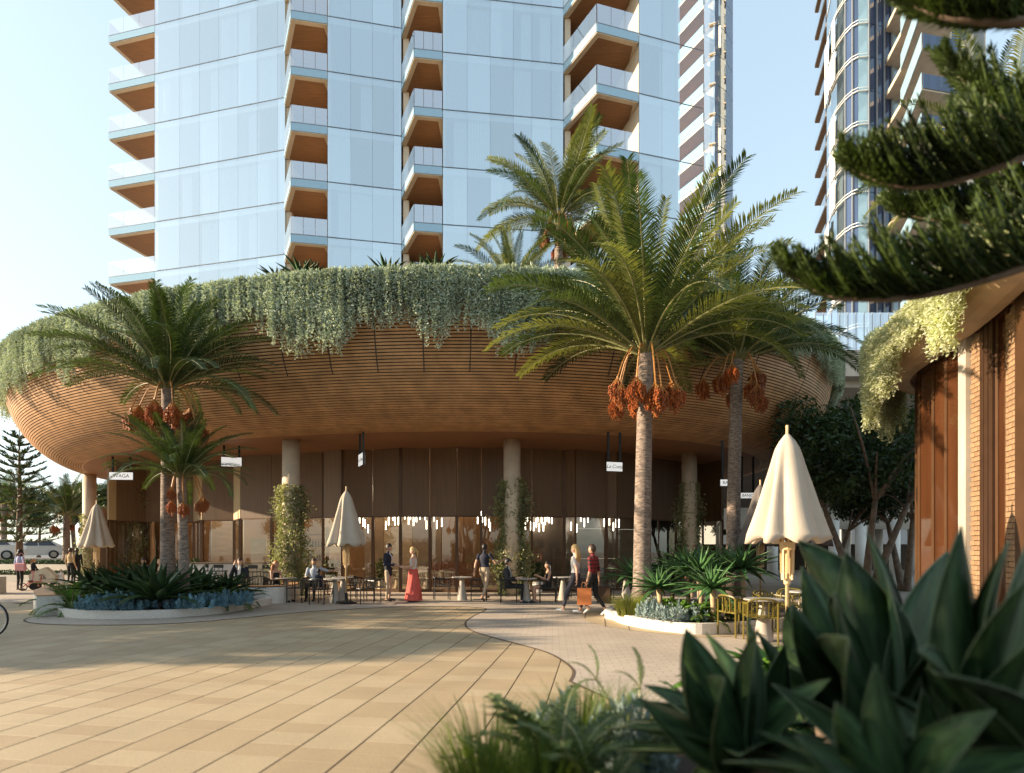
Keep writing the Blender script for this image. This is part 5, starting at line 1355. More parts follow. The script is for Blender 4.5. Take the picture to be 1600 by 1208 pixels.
# ================================================================== hanging name signs
def text_obj(cu, parent):
    t = bpy.data.objects.new('tmp', cu); COL.objects.link(t); dg = bpy.context.evaluated_depsgraph_get(); dg.update()
    me = bpy.data.meshes.new_from_object(t.evaluated_get(dg)); bpy.data.objects.remove(t); bpy.data.curves.remove(cu)
    me.materials.clear(); me.materials.append(m_ink); return inst('lettering', me, parent)
def sign(label, x, y, d, w, h, rz, text, italic=False, rods=True, size=None):
    c = W(x, y, d); o = thing('hanging_sign', label, 'sign', c, rz)
    MB().box((-w/2, -.035, -h/2), (w/2, .035, h/2)).build('panel', m_dark, o)
    MB().box((-w/2+.012, -.040, -h/2+.012), (w/2-.012, -.036, h/2-.012)).build('face', m_sign, o)
    MB().box((-w/2+.012, .036, -h/2+.012), (w/2-.012, .040, h/2-.012)).build('face', m_sign, o)
    top = CEIL - c.z
    for s in (-1, 1): MB().box((s*w*.36-.035, -.03, h/2), (s*w*.36+.035, .03, top)).build('hanger', m_dark, o)
    if text:
        cu = bpy.data.curves.new('lettering', 'FONT'); cu.body = text; cu.size = size or h*.62; cu.align_x = 'CENTER'; cu.align_y = 'CENTER'; cu.extrude = .001
        cu.materials.append(m_ink)
        if italic: cu.shear = .35; cu.space_character = .95
        t = text_obj(cu, o); t.location = (0, -.042, 0); t.rotation_euler = (R(90), 0, 0)
    return o
sign('white WAGA name sign hanging by the left column', 190, 744, 24.0, .95, .33, .1, 'WAGA')
sign('white name sign hanging half hidden behind short palm fronds', 362, 722, 21.5, .72, .36, .25, '')
sign('La Costa name sign turned nearly edge on', 565, 718.5, 19.2, .62, .42, R(-62), 'La Costa', True, size=.17)
sign('La Costa name sign facing the plaza left of the large palm', 959.5, 729.5, 19.0, .58, .32, R(14), 'La Costa', True, size=.17)
sign('BANJO name sign half hidden by the dark palm trunk', 1139, 754.5, 20.5, .66, .25, 0, 'BANJO')
sign('lower BANJO name sign right of the dark palm trunk', 1168, 774.5, 24.0, .66, .25, 0, 'BANJO')

# ================================================================== street terrace, hedges, cars, bicycle at the left
tag(MB().box((-70, 42, 0), (-19.5, 110, .95)).build('street', M('asphalt', (.16,.15,.14), .85, 0, .1, 1)), kind='structure')
tag(MB().box((-60, 60, 0.96), (-22, 60.4, 1.9)).build('low_wall', m_white), 'white garden wall far behind the parked hatchback', 'wall')
def hedge(label, a, b, h, w, seed):
    r = np.random.default_rng(seed); a, b = np.array(list(a)), np.array(list(b)); L_ = np.linalg.norm(b-a); n = int(L_*420)
    d = (b-a)/L_; s = np.array([-d[1], d[0], 0]); P_ = a+d*(r.random(n)*L_)[:, None]+s*(r.uniform(-w, w, n))[:, None]+np.array([0, 0, 1])*(h*r.random(n)**.6)[:, None]
    D = rand_dirs(n); U = rand_dirs(n); U = unit(U-D*np.sum(U*D, 1, keepdims=True)); V, F = leaf_cards(P_, D, U, .10, .06)
    tag(inst('hedge', np_mesh('hedge', V, F, m_hedge)), label, 'hedge')
def lowwall(label, a, b, z0, z1, t=.35):
    tag(MB().bar(Vector((a[0], a[1], (z0+z1)/2)), Vector((b[0], b[1], (z0+z1)/2)), t, z1-z0).build('retaining_wall', m_travertine), label, 'wall')
lowwall('upper stone retaining wall below the parked hatchback', (-40, 38), (-19.6, 34.5), 0, .72)
lowwall('lower stone retaining wall behind the mother and children', (-36, 30.5), (-20.5, 28.6), 0, .34)
hedge('clipped hedge on the upper retaining wall', (-40, 38.8, .62), (-19.8, 35.4, .62), .35, .35, 1); hedge('clipped hedge on the lower retaining wall', (-36, 31.3, .25), (-20.8, 29.5, .25), .28, .35, 2)
tag(MB().box((-21.5, 20.6, .0), (-18.95, 21.6, .62)).build('stone_block', m_travertine, bevel=.02), 'pale stone block seat at the left edge', 'bench')

m_carpaint = M('car_white', (.74,.72,.68), .22, 0, .02, spec=.7); m_tyre = M('tyre', (.02,.02,.02), .85); m_rim = M('alloy', (.5,.5,.5), .3, .8)
m_carglass = M('car_glass', (.02,.025,.03), .05, 0, .05, spec=.8); m_headl = M('headlight', (.6,.62,.65), .08, 0, .05, spec=1)
def car(label, loc, rz):
    o = thing('parked_car', label, 'car', loc, rz, 'parked white cars')
    # side profile along X (nose at -X): body below, cabin above
    low = [(-2.12,.28),(-2.16,.50),(-2.10,.70),(-1.95,.80),(-1.05,.95),(1.6,1.0),(2.05,.98),(2.12,.70),(2.10,.40),(2.0,.26)]
    W_ = [.80,.84,.84,.82,.86,.87,.84,.84,.82,.80]
    mb = MB(); n = len(low)
    vs = []
    for sgn, k in ((-1, 1), (-1, .88), (1, .88), (1, 1)):
        pass
    rows = [[(x, -w, z), (x, -w*.5, z+.02*(z > .6)), (x, w*.5, z+.02*(z > .6)), (x, w, z)] for (x, z), w in zip(low, W_)]
    for i in range(n-1): mb.add(rows[i]+rows[i+1], [(j, j+1, j+5, j+4) for j in range(3)])
    for s in (0, 3):
        idx = [r_[s] for r_ in rows]; mb.add(idx, [tuple(range(n)) if s else tuple(range(n-1, -1, -1))])
    b = mb.build('body', m_carpaint, o); 
    md = b.modifiers.new('bevel', 'BEVEL'); md.width = .06; md.segments = 3; md.limit_method = 'ANGLE'; md.angle_limit = R(35)
    cab = [(-1.02,.94,.80),(-.35,1.36,.62),(.2,1.44,.60),(1.2,1.40,.60),(1.95,.98,.76)]
    mb = MB(); rw = [[(x, -w, z), (x, w, z)] for x, z, w in cab]
    for i in range(len(rw)-1): mb.add(rw[i]+rw[i+1], [(0,1,3,2)])
    for s in (0, 1): mb.add([r_[s] for r_ in rw], [(0,1,2,3,4)])
    c = mb.build('cabin', m_carpaint, o); md = c.modifiers.new('bevel', 'BEVEL'); md.width = .05; md.segments = 3
    def quad(nm, pts, m_): MB().add(pts, [(0,1,2,3)]).build(nm, m_, o)
    quad('windscreen', [(-.97,-.70,.985),(-.97,.70,.985),(-.40,.55,1.345),(-.40,-.55,1.345)], m_carglass)
    for s in (-1, 1):
        quad('side_window', [(-.70,s*.79,1.0),(.30,s*.772,1.02),(.28,s*.635,1.37),(-.25,s*.655,1.33)], m_carglass); quad('side_window', [(.36,s*.77,1.02),(1.45,s*.765,1.04),(1.10,s*.632,1.36),(.34,s*.634,1.37)], m_carglass)
        MB().ell((-1.98, s*.62, .72), (.13, .17, .07), 10, 6).build('headlight', m_headl, o, True)
        MB().ell((-.75, s*.95, 1.0), (.07, .10, .06), 8, 6).build('mirror', m_carpaint, o, True)
        for x in (-1.32, 1.28):
            wh = MB().lathe([(.30,-.1),(.33,-.07),(.33,.07),(.30,.1)], 24); q = wh.build('wheel', m_tyre, o, True); q.location = (x, s*.80, .33); q.rotation_euler = (R(90), 0, 0)
            rm = MB().lathe([(.20,-.115),(.21,-.1),(.21,.1),(.20,.115)], 18).build('rim', m_rim, q); 
    for s in (-1, 1): MB().box((-2.19, s*.20-.16, .60), (-2.10, s*.20+.16, .74)).build('grille', m_black, o, bevel=.02)
    MB().box((-2.18, -.5, .34), (-2.10, .5, .46)).build('air_intake', m_black, o); MB().box((-2.185, -.22, .50), (-2.16, .22, .58)).build('number_plate', m_white, o)
    return o
car('white hatchback parked above the retaining wall at the far left', at_px(52, 46, .95), R(38))
car('white car nose cut off by the left edge of the picture', at_px(-22, 40, .95), R(30))

bi = thing('bicycle', 'black bicycle whose front wheel enters at the left edge', 'bicycle', at_px(-17, 10.5, .004), R(4))
for x in (0, -1.02):
    w_ = MB().tube([(.325*math.cos(a*.2618)+x, 0, .34+.325*math.sin(a*.2618)) for a in range(25)], .016, 6, False).build('wheel', m_tyre, bi, True)
    MB().tube([(.30*math.cos(a*.2618)+x, 0, .34+.30*math.sin(a*.2618)) for a in range(25)], .008, 5, False).build('rim', m_rim, w_)
    sp = MB()
    for k in range(16): a = k*.3927; sp.tube([(x, 0, .34), (x+.3*math.cos(a), 0, .34+.3*math.sin(a))], .0015, 3)
    sp.build('spokes', m_rim, w_)
fr = MB()
for p, q in (((0,0,.34),(-.20,0,.86)),((-.2,0,.80),(-.62,0,.30)),((-.62,0,.30),(-.76,0,.84)),((-.74,0,.78),(-.2,0,.80)),((-.62,0,.30),(-1.02,0,.34)),((-1.02,0,.34),(-.74,0,.76))): fr.tube([p, q], .016, 7)
fr.build('frame', m_black, bi, True); MB().tube([(-.16,-.28,.95),(-.22,-.1,.92),(-.22,.1,.92),(-.16,.28,.95)], .013, 6).build('handlebar', m_black, bi, True); MB().ell((-.78, 0, .88), (.14, .07, .035), 10, 6).build('saddle', m_black, bi, True)
# ================================================================== people
SKIN = [M('skin_light', (.60,.36,.25), .5, 0, .05), M('skin_tan', (.45,.25,.16), .5, 0, .05), M('skin_brown', (.26,.13,.08), .5, 0, .05)]
def cloth(name, c, var=.1): return M('cloth_'+name, c, .85, 0, var, 8, .15, 30)
C_ = {k: cloth(k, v) for k, v in {'navy': (.015,.018,.035), 'black': (.012,.012,.014), 'beige': (.48,.36,.24), 'white': (.72,.68,.64), 'denim': (.045,.045,.06), 'coral': (.62,.10,.075), 'paleblue': (.40,.45,.52), 'pink': (.62,.24,.22),
      'tan': (.42,.30,.16), 'char': (.03,.03,.032), 'rose': (.58,.26,.26), 'shirtblue': (.33,.38,.55), 'orange': (.62,.20,.06), 'cream': (.62,.54,.40), 'red': (.45,.04,.02), 'brown': (.09,.05,.03)}.items()}
def plaidmat():
    m, N, L, b = nt('cloth_plaid'); b.inputs['Roughness'].default_value = .85; tc = N.new('ShaderNodeTexCoord'); sx = N.new('ShaderNodeSeparateXYZ'); L.new(tc.outputs['Object'], sx.inputs[0]); fs = []
    for o_ in (0, 2):
        a = N.new('ShaderNodeMath'); a.operation = 'MULTIPLY'; a.inputs[1].default_value = 11; L.new(sx.outputs[o_], a.inputs[0]); f = N.new('ShaderNodeMath'); f.operation = 'FRACT'; L.new(a.outputs[0], f.inputs[0])
        g = N.new('ShaderNodeMath'); g.operation = 'GREATER_THAN'; g.inputs[1].default_value = .5; L.new(f.outputs[0], g.inputs[0]); fs.append(g)
    s = N.new('ShaderNodeMath'); s.operation = 'ADD'; L.new(fs[0].outputs[0], s.inputs[0]); L.new(fs[1].outputs[0], s.inputs[1]); h = N.new('ShaderNodeMath'); h.operation = 'MULTIPLY'; h.inputs[1].default_value = .5; L.new(s.outputs[0], h.inputs[0])
    rp = N.new('ShaderNodeValToRGB'); rp.color_ramp.elements[0].color = (.30,.02,.02,1); rp.color_ramp.elements[1].color = (.015,.01,.012,1); L.new(h.outputs[0], rp.inputs[0]); L.new(rp.outputs[0], b.inputs['Base Color']); return m
C_['plaid'] = plaidmat()
HAIR = {'dark': M('hair_dark', (.015,.010,.008), .5, 0, .3, 30), 'brown': M('hair_brown', (.06,.03,.015), .5, 0, .3, 30), 'blonde': M('hair_blonde', (.55,.36,.14), .45, 0, .25, 30, stretch=(6,6,1)), 'red': M('hair_red', (.40,.16,.06), .5, 0, .25, 30)}
m_eye = M('eye_dark', (.01,.008,.008), .2); m_shoe_w = M('shoe_white', (.75,.74,.72), .6); m_shoe_d = M('shoe_dark', (.012,.010,.010), .4)
STAND = dict(P=(0,0,.95), C=(0,0,1.27), N=(0,.01,1.46), H=(0,-.015,1.635), SL=(.185,.01,1.41), SR=(-.185,.01,1.41), EL=(.235,.035,1.12), ER=(-.235,.035,1.12), WL=(.25,-.04,.87), WR=(-.25,-.04,.87),
             hL=(.09,0,.92), hR=(-.09,0,.92), kL=(.10,-.015,.50), kR=(-.10,-.015,.50), aL=(.10,.02,.085), aR=(-.10,.02,.085), tL=(.12,-.16,.035), tR=(-.12,-.16,.035))
SIT = dict(STAND, P=(0,.05,.52), C=(0,.09,.84), N=(0,.09,1.03), H=(0,.065,1.205), SL=(.185,.09,.98), SR=(-.185,.09,.98), EL=(.24,.02,.72), ER=(-.24,.02,.72), WL=(.14,-.22,.74), WR=(-.14,-.22,.74),
           hL=(.09,.03,.50), hR=(-.09,.03,.50), kL=(.11,-.40,.50), kR=(-.11,-.40,.50), aL=(.11,-.38,.085), aR=(-.11,-.38,.085), tL=(.12,-.56,.035), tR=(-.12,-.56,.035))
WALK = dict(STAND, kL=(.09,-.19,.52), aL=(.08,-.30,.13), tL=(.09,-.47,.10), kR=(-.09,.05,.49), aR=(-.09,.32,.16), tR=(-.10,.20,.04), EL=(.23,.13,1.14), WL=(.24,.20,.90), ER=(-.23,-.06,1.13), WR=(-.24,-.22,.91))
def capsule(mb, a, b, ra, rb, n=10):
    a, b = Vector(a), Vector(b); d = (b-a); L_ = d.length
    if L_ < 1e-5: return
    d /= L_; pts = [a-d*ra*.9, a-d*ra*.5, a, a.lerp(b, .35), a.lerp(b, .7), b, b+d*rb*.5, b+d*rb*.9]; mb.tube(pts, [ra*.4, ra*.85, ra, ra+(rb-ra)*.30, ra+(rb-ra)*.7, rb, rb*.85, rb*.4], n)
def hand(mb, w, e, face, curl=.5, side=1, s=1.0):
    w, e = Vector(w), Vector(e); d = (w-e).normalized(); sd = d.cross(Vector(face)).normalized(); nrm = sd.cross(d)
    mb.ell(w+d*.045*s, (.018*s, .040*s, .052*s), 8, 6, Matrix((nrm, sd, d)).transposed())
    for k, (o, L_) in enumerate(((-.030, .062), (-.010, .075), (.010, .078), (.029, .070))):
        b = w+d*.085*s+sd*o*s; m_ = b+(d*(1-.3*curl)-nrm*.5*curl).normalized()*L_*.5*s; t = m_+(d*(1-curl)-nrm*curl).normalized()*L_*.5*s; capsule(mb, b, m_, .0095*s, .009*s, 6); capsule(mb, m_, t, .009*s, .0075*s, 6)
    b = w+d*.02*s+sd*.035*s*side; capsule(mb, b, b+(sd*side*.6+d*.7-nrm*.3).normalized()*.06*s, .011*s, .009*s, 6)
PEOPLE = []
def person(label, loc, rz, pose, hgt=1.76, top='navy', bottom='beige', sleeve='long', legs='long', shoe='d', skin=0, hair='dark', style='short', fem=False, thick=0.0, face=(0, -1, 0), group=None, jacket=None, skirt=None, vox=.013, look=None):
    s = hgt/1.76; j = {k: Vector(v)*s for k, v in pose.items()}
    root = thing('person', label, 'person', loc, rz, group); mb = MB()
    side = (j['SL']-j['SR']).normalized(); spine = (j['N']-j['P']).normalized(); fwd = side.cross(spine).normalized()
    if fwd.dot(Vector(face)) < 0: fwd = -fwd
    look = Vector(look or fwd).normalized(); k = .93 if fem else 1.0; th = thick
    def tring(c, w, d): return [c+side*math.cos(a)*w+fwd*math.sin(a)*d for a in [2*math.pi*i/16 for i in range(16)]]
    P_, Cc, Nn_ = j['P'], j['C'], j['N']
    rg_ = [(P_-spine*.10*s, .10, .08), (P_-spine*.04*s, .155*(1.03 if fem else 1), .115), (P_+spine*.04*s, .160, .112), (P_.lerp(Cc, .55), (.118 if fem else .138)+th, .095+th), (Cc, .152*k+th, .118+th), (Cc+spine*.09*s, .168*k+th, .112+th), (Nn_-spine*.045*s, .125*k, .085), (Nn_-spine*.005*s, .062, .062), (Nn_+spine*.05*s, .052, .055)]
    vs = []; 
    for c, w, d in rg_: vs += tring(c, w*s, d*s)
    fs = [(i*16+q, i*16+(q+1) % 16, (i+1)*16+(q+1) % 16, (i+1)*16+q) for i in range(len(rg_)-1) for q in range(16)]+[tuple(range(15, -1, -1)), tuple((len(rg_)-1)*16+q for q in range(16))]
    mb.add(vs, fs); H = j['H']; hu = Vector((0, 0, 1)); hu = (hu-look*hu.dot(look)).normalized(); hs = hu.cross(look).normalized(); rot = Matrix((hs, -look, hu)).transposed()
    mb.ell(H, (.074*s, .092*s, .112*s), 16, 12, rot); mb.ell(H+look*.022*s-hu*.055*s, (.056*s, .062*s, .062*s), 12, 8, rot); capsule(mb, Nn_-spine*.02*s, H-hu*.05*s, .052*s, .050*s)
    capsule(mb, H+look*.088*s+hu*.006*s, H+look*.104*s-hu*.024*s, .009*s, .013*s, 6); mb.ell(H+look*.082*s-hu*.062*s, (.024*s, .010*s, .009*s), 8, 5, rot)
    for q in (-1, 1): mb.ell(H+hs*q*.074*s-hu*.01*s, (.010*s, .018*s, .028*s), 8, 5, rot)
    B = []                                                    # bones: a, b, ra, rb, label
    def bone(a, b, ra, rb, lab): capsule(mb, j[a], j[b], ra*s, rb*s); B.append((j[a], j[b], (ra+rb)/2*s, lab))
    for q in 'LR':
        f = .9 if fem else 1
        bone('S'+q, 'E'+q, (.056+th)*f, (.042+th*.8)*f, 'uarm'); bone('E'+q, 'W'+q, (.042+th*.8)*f, .028*f+th*.6, 'farm'); bone('h'+q, 'k'+q, .088, .058, 'thigh'); bone('k'+q, 'a'+q, .056, .036, 'calf')
        capsule(mb, j['a'+q]-Vector((0, 0, .02*s)), j['t'+q], .040*s, .030*s); mb.ell(j['a'+q].lerp(j['t'+q], .0)+Vector((0, 0, -.035*s))-(j['t'+q]-j['a'+q]).normalized()*.03*s, (.036*s, .036*s, .036*s), 8, 6); B.append((j['a'+q]-Vector((0, 0, .03*s)), j['t'+q], .034*s, 'shoe'))
        hand(mb, j['W'+q], j['E'+q], -fwd, .55, 1 if q == 'L' else -1, s); dw = (j['W'+q]-j['E'+q]).normalized(); B.append((j['W'+q]+dw*.02*s, j['W'+q]+dw*.16*s, .02*s, 'hand'))
    B += [(P_-spine*.06*s, P_+spine*.02*s, .15*s, 'hips'), (P_+spine*.08*s, Nn_-spine*.03*s, .13*s, 'torso'), (Nn_+spine*.02*s, H-hu*.04*s, .05*s, 'head'), (H-hu*.02*s, H+hu*.03*s, .09*s, 'head')]
    mats = [SKIN[skin], C_[top], C_[bottom], m_shoe_w if shoe == 'w' else m_shoe_d, C_[jacket] if jacket else C_[top]]
    body = mb.build('body', mats, root)
    rm = body.modifiers.new('remesh', 'REMESH'); rm.mode = 'VOXEL'; rm.voxel_size = vox*s
    sm = body.modifiers.new('smooth', 'SMOOTH'); sm.factor = .5; sm.iterations = 2
    PEOPLE.append((body, B, mats, sleeve, legs, bool(jacket), fwd, P_, Nn_, side, s))
    for q in (-1, 1): MB().ell(H+look*.083*s+hs*q*.030*s+hu*.012*s, (.011*s, .008*s, .008*s), 8, 5, rot).build('eye', m_eye, root, True)
    hm = HAIR[hair]; hb = MB(); n, m = 20, 14; vs = []; keep = []
    for a in range(m+1):
        t = math.pi*a/m
        for b in range(n):
            ph = 2*math.pi*b/n; p = Vector((math.sin(t)*math.cos(ph), math.sin(t)*math.sin(ph), math.cos(t))); fr_ = -p.y   # local: -y is the face
            lim = .42 if fr_ > .25 else (-.15 if abs(p.x) > .75 and fr_ > -.2 else -.62)
            rr = 1.10+.05*math.sin(ph*5+a); vs.append(H+rot @ Vector((p.x*.074*rr*s, p.y*.094*rr*s, p.z*.112*(1.10)*s))+hu*.006*s); keep.append(p.z > lim)
    fs = [(a*n+b, a*n+(b+1) % n, (a+1)*n+(b+1) % n, (a+1)*n+b) for a in range(m) for b in range(n) if keep[a*n+b] or keep[(a+1)*n+b]]
    hb.add(vs, fs)
    if style == 'long':
        bk = -look
        for q in range(9):
            o_ = hs*(-.07+.14*q/8)*s; st_ = H+o_+bk*(.055+.03*(1-abs(q-4)/4))*s+hu*.03*s; ln = (.42+.04*math.sin(q*2))*s
            hb.tube([st_, st_+bk*.035*s-hu*.12*s+o_*.25, st_+bk*.045*s-hu*ln*.6+o_*.35, st_+bk*.03*s-hu*ln+o_*.2], [.03*s, .036*s, .034*s, .012*s], 7)
    elif style == 'bob':
        for q in range(11):
            a = R(60+240*q/10)-math.pi/2; dv = hs*math.cos(a-math.pi/2)+look*-math.sin(a-math.pi/2); dv = hs*math.sin(R(-130+260*q/10))-look*math.cos(R(-130+260*q/10)); st_ = H+dv*.078*s+hu*.02*s
            hb.tube([st_, st_+dv*.016*s-hu*.09*s, st_+dv*.008*s-hu*.2*s], [.026*s, .03*s, .012*s], 6)
    elif style == 'bun':
        hb.ell(H-look*.10*s+hu*.06*s, (.045*s, .045*s, .042*s), 10, 8)
    elif style == 'tail':
        b0 = H-look*.10*s+hu*.03*s; hb.tube([b0, b0-look*.05*s-hu*.06*s, b0-look*.04*s-hu*.26*s], [.028*s, .034*s, .01*s], 7)
    hb.build('hair', hm, root, True)
    if skirt:
        col, z0, r0, z1, r1 = skirt
        def pl_(a, z, i): return 1+.06*math.sin(a*9+i)*min(1, i/3)
        MB().lathe([(r0+(r1-r0)*(t**.9), z0+(z1-z0)*t) for t in [i/8 for i in range(9)]], 40, (P_.x, P_.y), pl_, False).build('skirt', C_[col], root, True)
    return root
def finish_people():
    dg = bpy.context.evaluated_depsgraph_get()
    for body, B, mats, sleeve, legs, jk, fwd, P_, N_, side, s in PEOPLE:
        me = bpy.data.meshes.new_from_object(body.evaluated_get(dg)); body.modifiers.clear(); body.data = me
        me.materials.clear()
        for m in mats: me.materials.append(m)
        n = len(me.polygons); c = np.empty(n*3, dtype=np.float32); me.polygons.foreach_get('center', c); c = c.reshape(-1, 3)
        best = np.full(n, 1e9); lab = np.zeros(n, dtype=int); tt_ = np.zeros(n); names = ['uarm', 'farm', 'thigh', 'calf', 'shoe', 'hand', 'hips', 'torso', 'head']
        for a, b, r, l in B:
            a, b = np.array(a), np.array(b); d = b-a; t = np.clip(((c-a) @ d)/(d @ d), 0, 1); dist = np.linalg.norm(c-(a+t[:, None]*d), axis=1)-r
            m = dist < best; best[m] = dist[m]; lab[m] = names.index(l); tt_[m] = t[m]
        mi = np.zeros(n, dtype=np.int32)
        top_i = 4 if jk else 1
        mi[lab == 7] = top_i; mi[lab == 6] = 2
        if jk:
            rel = c-np.array(P_); v = rel @ np.array(fwd); sd = np.abs(rel @ np.array(side)); mi[(lab == 7) & (v > .05*s) & (sd < .045*s)] = 1; mi[lab == 6] = 4
        if sleeve == 'long': mi[lab == 0] = top_i; mi[(lab == 1) & (tt_ < .95)] = top_i
        elif sleeve == 'elbow': mi[lab == 0] = top_i; mi[(lab == 1) & (tt_ < .15)] = top_i
        elif sleeve == 'short': mi[(lab == 0) & (tt_ < .60)] = top_i
        if sleeve == 'none': zt = (c-np.array(N_)) @ np.array((0, 0, 1.)); mi[(lab == 7) & (zt > -.09*s)] = 0
        mi[lab == 2] = 2
        mi[(lab == 3) & (tt_ < (.98 if legs == 'long' else (.82 if legs == 'crop' else -1)))] = 2
        if legs == 'short': mi[(lab == 2) & (tt_ > .55)] = 0
        mi[lab == 4] = 3
        me.polygons.foreach_set('material_index', mi); me.polygons.foreach_set('use_smooth', np.ones(n, dtype=bool)); me.update()
GR = .014
talk = dict(STAND, EL=(.24,.02,1.13), WL=(.16,-.24,1.08), ER=(-.24,.02,1.13), WR=(-.14,-.26,1.10), kL=(.12,-.02,.50), tR=(-.15,-.14,.035))
RT, LT = R(90), R(-90)     # facing +X, facing -X
person('man in navy blazer and beige trousers talking to the woman in coral', at_px(607, 17.9, GR), R(80), talk, 1.80, 'white', 'beige', jacket='navy', skin=1, thick=.012, vox=.011)
person('blonde woman in white top and long coral skirt', at_px(646, 17.8, GR), R(-85), dict(talk, WL=(.12,-.26,1.12), WR=(-.16,-.22,1.10)), 1.70, 'white', 'coral', 'none', skin=0, hair='blonde', style='tail', fem=True, skirt=('coral', 1.02, .125, .05, .27), vox=.011)
person('man in dark t-shirt and beige chinos strolling away with arm raised', at_px(757, 17.9, GR), R(155), dict(WALK, ER=(-.36,-.05,1.17), WR=(-.52,-.22,1.25), SR=(-.19,0,1.42)), 1.80, 'navy', 'beige', 'short', 'crop', skin=1, vox=.011)
person('blonde woman in white blouse and dark jeans walking with shopping companion', at_px(899, 14.3, GR), R(-118), dict(WALK, WL=(.24,.14,.88)), 1.74, 'white', 'denim', 'short', 'crop', 'w', 0, 'blonde', 'long', True, vox=.010)
person('shopper in red plaid shirt and black trousers holding the orange bag', at_px(926, 13.95, GR), R(-122), dict(WALK, WL=(.27,-.02,.86), EL=(.25,.05,1.13), WR=(-.27,.06,.86), ER=(-.25,.05,1.13)), 1.74, 'plaid', 'black', 'elbow', 'crop', 'w', 1, 'brown', 'short', vox=.010)
def bag(label, loc, rz, m_):
    o = thing('shopping_bag', label, 'bag', loc, rz, 'paper shopping bags')
    w, d, h = .17, .06, .40
    MB().add([(-w,-d,0),(w,-d,0),(w,d,0),(-w,d,0),(-w,-d*1.05,h),(w,-d*1.05,h),(w,d*1.05,h),(-w,d*1.05,h),(-w,0,h*.5),(w,0,h*.5)], [(3,2,1,0),(0,1,5,4),(2,3,7,6),(1,2,6,9),(1,9,5),(3,0,8,7),(0,4,8)]).build('bag_body', m_, o)
    for y in (-d, d): MB().tube(smooth_line([(-.06,y,h-.02),(-.05,y*.5,h+.12),(.05,y*.5,h+.12),(.06,y,h-.02)], 4), .005, 5).build('bag_handle', m_, o)
bag('orange paper shopping bag carried low by the plaid shopper', at_px(913, 13.75, .30), R(-8), C_['orange']); bag('dark shopping bag on the far side of the plaid shopper', at_px(944, 14.25, .30), R(-25), C_['brown'])
person('man in navy suit sitting with a phone at his ear', at_px(374, 18.9, .0), R(8), dict(SIT, ER=(-.27,-.04,.76), WR=(-.13,-.05,1.12)), 1.80, 'white', 'navy', jacket='navy', skin=0, hair='brown', thick=.012)
person('red haired woman in black sitting sideways at the terrace table', at_px(434, 17.9, .0), R(72), SIT, 1.70, 'black', 'black', 'none', 'short', skin=1, hair='red', style='long', fem=True)
person('man in pale blue shirt sitting with one arm stretched out', at_px(490, 18.4, .0), R(5), dict(SIT, EL=(.42,.06,.92), WL=(.66,.0,.93), SL=(.19,.08,.99)), 1.80, 'paleblue', 'char', 'elbow', 'long', skin=1, hair='brown')
person('small dark haired child sitting on the pale shirt man lap', at_px(500, 18.05, .18), R(150), SIT, 1.12, 'navy', 'navy', 'short', 'short', skin=1, hair='dark')
person('man in charcoal suit sitting and facing right', at_px(797, 17.6, .0), R(75), SIT, 1.80, 'white', 'black', jacket='char', skin=0, hair='dark', thick=.012, look=(.35, -1, 0))
person('dark haired woman in black dress sitting opposite the suited man', at_px(853, 17.6, .0), R(-80), dict(SIT, WL=(.08,-.26,.86), WR=(-.1,-.24,.84)), 1.68, 'black', 'black', 'none', 'short', skin=1, hair='dark', style='long', fem=True)
person('woman in pink top seen from behind above the aloes', at_px(1086, 17.2, GR), R(170), STAND, 1.75, 'pink', 'beige', 'none', skin=1, hair='brown', style='bun', fem=True)
person('woman in blue shirt and black trousers standing at the far left', at_px(31, 22.8, GR), R(165), dict(STAND, ER=(-.28,.05,1.14), WR=(-.22,-.10,.96)), 1.64, 'shirtblue', 'black', 'long', 'long', 'd', 2, 'dark', 'bob', True)
person('child in dark top and pink trousers riding the red scooter', at_px(52, 22.9, .10), R(150), dict(WALK, EL=(.24,-.1,1.14), WL=(.18,-.34,1.02), ER=(-.24,-.1,1.14), WR=(-.18,-.34,1.02)), 1.16, 'black', 'pink', 'long', 'long', 'd', 0, 'red', 'tail')
person('little girl in white dress near the drooping fern', at_px(95, 23.5, GR), R(60), STAND, .82, 'white', 'white', 'short', 'short', 'w', 0, 'brown', 'tail', True, skirt=('white', .52, .09, .27, .15))
person('person in tan jacket standing back by the street hedge', at_px(110, 27.0, GR), R(170), STAND, 1.70, 'tan', 'black', skin=1, hair='dark')
person('person in black jacket standing beside the tan jacket', at_px(120, 27.3, GR), R(190), STAND, 1.70, 'black', 'black', skin=1, hair='dark')
person('dark haired diner seated left behind the palm trunks', at_px(226, 22.3, .0), R(60), SIT, 1.74, 'black', 'black', skin=1, hair='dark')
person('blonde diner seated between the two palm trunks', at_px(247, 22.0, .0), R(-60), SIT, 1.70, 'beige', 'black', skin=0, hair='blonde', style='long', fem=True)
person('dark haired diner seated right behind the palm trunks', at_px(272, 21.6, .0), R(20), SIT, 1.74, 'char', 'black', skin=1, hair='dark')
finish_people()
for i, (x, d, rz, lab) in enumerate([(226,22.3,R(60),'black barrel chair of the diner left of the palm trunks'),(247,22.0,R(-60),'black barrel chair of the blonde diner'),(272,21.6,R(20),'black barrel chair of the diner right of the palm trunks')]): place(cb, 1, x, d, rz, lab, 'black barrel chairs outside')
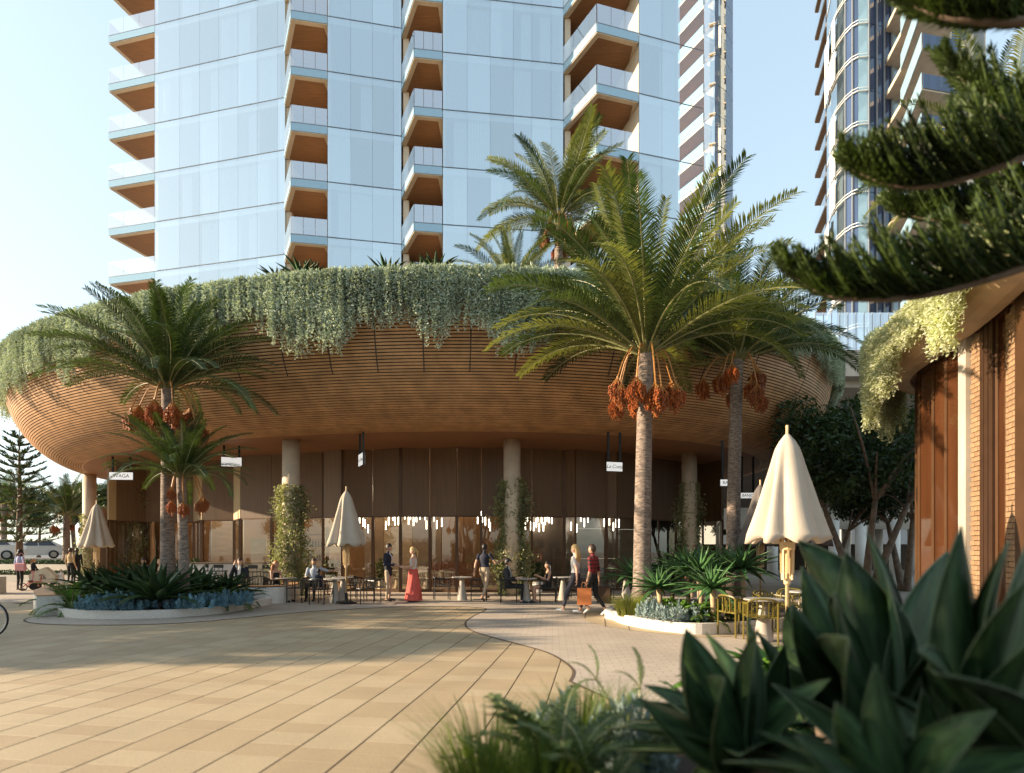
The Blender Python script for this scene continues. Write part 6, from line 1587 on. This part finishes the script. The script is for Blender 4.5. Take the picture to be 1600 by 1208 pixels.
# handbag, scooter and pram at the far left
hb_ = thing('handbag', 'pink shoulder bag on the woman at the far left', 'bag', at_px(32, 22.55, .80)); MB().box((-.20, -.06, 0), (.20, .06, .30)).build('bag_body', C_['rose'], hb_, bevel=.03)
MB().tube(smooth_line([(-.14,0,.28),(-.10,.05,.62),(.02,.08,.66),(.14,0,.28)], 4), .008, 5).build('bag_strap', C_['rose'], hb_)
sc = thing('scooter', 'small red balance bike under the child in pink trousers', 'scooter', at_px(53, 22.7, .012), R(20))
for x in (-.36, .36):
    w_ = MB().tube([(.14*math.cos(a*.35)+x, 0, .155+.14*math.sin(a*.35)) for a in range(19)], .018, 6, False).build('wheel', m_tyre, sc, True); MB().lathe([(.03,-.02),(.03,.02)], 8, (0, 0)).build('hub', m_rim, w_).matrix_local = Matrix.Translation((x, 0, .155)) @ Matrix.Rotation(R(90), 4, 'X')
fr = MB(); fr.tube([(-.36,0,.155),(-.15,0,.34),(.22,0,.36),(.36,0,.155)], .018, 6); fr.tube([(.22,0,.36),(.26,0,.62)], .015, 6); fr.build('frame', C_['red'], sc); MB().tube([(.24,-.18,.62),(.24,.18,.62)], .014, 6).build('handlebar', m_black, sc); MB().ell((-.12,0,.38),(.11,.06,.03),8,6).build('saddle', m_black, sc)
pr2 = thing('pram', 'cream hooded pram beside the child on the red bike', 'pram', at_px(70, 23.2, .012), R(25))
mb = MB(); mb.add([(-.42,-.28,.28),(.38,-.28,.28),(.42,-.28,.55),(.05,-.28,.92),(-.46,-.28,.62),(-.42,.28,.28),(.38,.28,.28),(.42,.28,.55),(.05,.28,.92),(-.46,.28,.62)], [(4,3,2,1,0),(5,6,7,8,9),(0,1,6,5),(1,2,7,6),(2,3,8,7),(3,4,9,8),(4,0,5,9)]); mb.build('hood', C_['cream'], pr2, bevel=.03)
for x in (-.3, .32):
    for y in (-.26, .26): MB().lathe([(.13,-.02),(.14,0),(.13,.02)], 16).build('wheel', m_tyre, pr2).matrix_local = Matrix.Translation((x, y, .15)) @ Matrix.Rotation(R(90), 4, 'X')
MB().tube([(-.4,-.24,.55),(-.7,-.24,.95),(-.7,.24,.95),(-.4,.24,.55)], .013, 6).build('push_bar', m_black, pr2)
fr = MB(); fr.tube([(-.3,-.26,.15),(.1,-.26,.34)], .012, 5); fr.tube([(.32,-.26,.15),(-.1,-.26,.34)], .012, 5); fr.tube([(-.3,.26,.15),(.1,.26,.34)], .012, 5); fr.tube([(.32,.26,.15),(-.1,.26,.34)], .012, 5); fr.build('chassis', m_black, pr2)
cu = bpy.data.curves.new('lettering', 'FONT'); cu.body = '2&'; cu.size = .22; cu.align_x = 'CENTER'; cu.align_y = 'CENTER'; cu.extrude = .001; cu.materials.append(m_ink)
t = text_obj(cu, pr2); t.location = (0, -.283, .5); t.rotation_euler = (R(90), 0, 0)
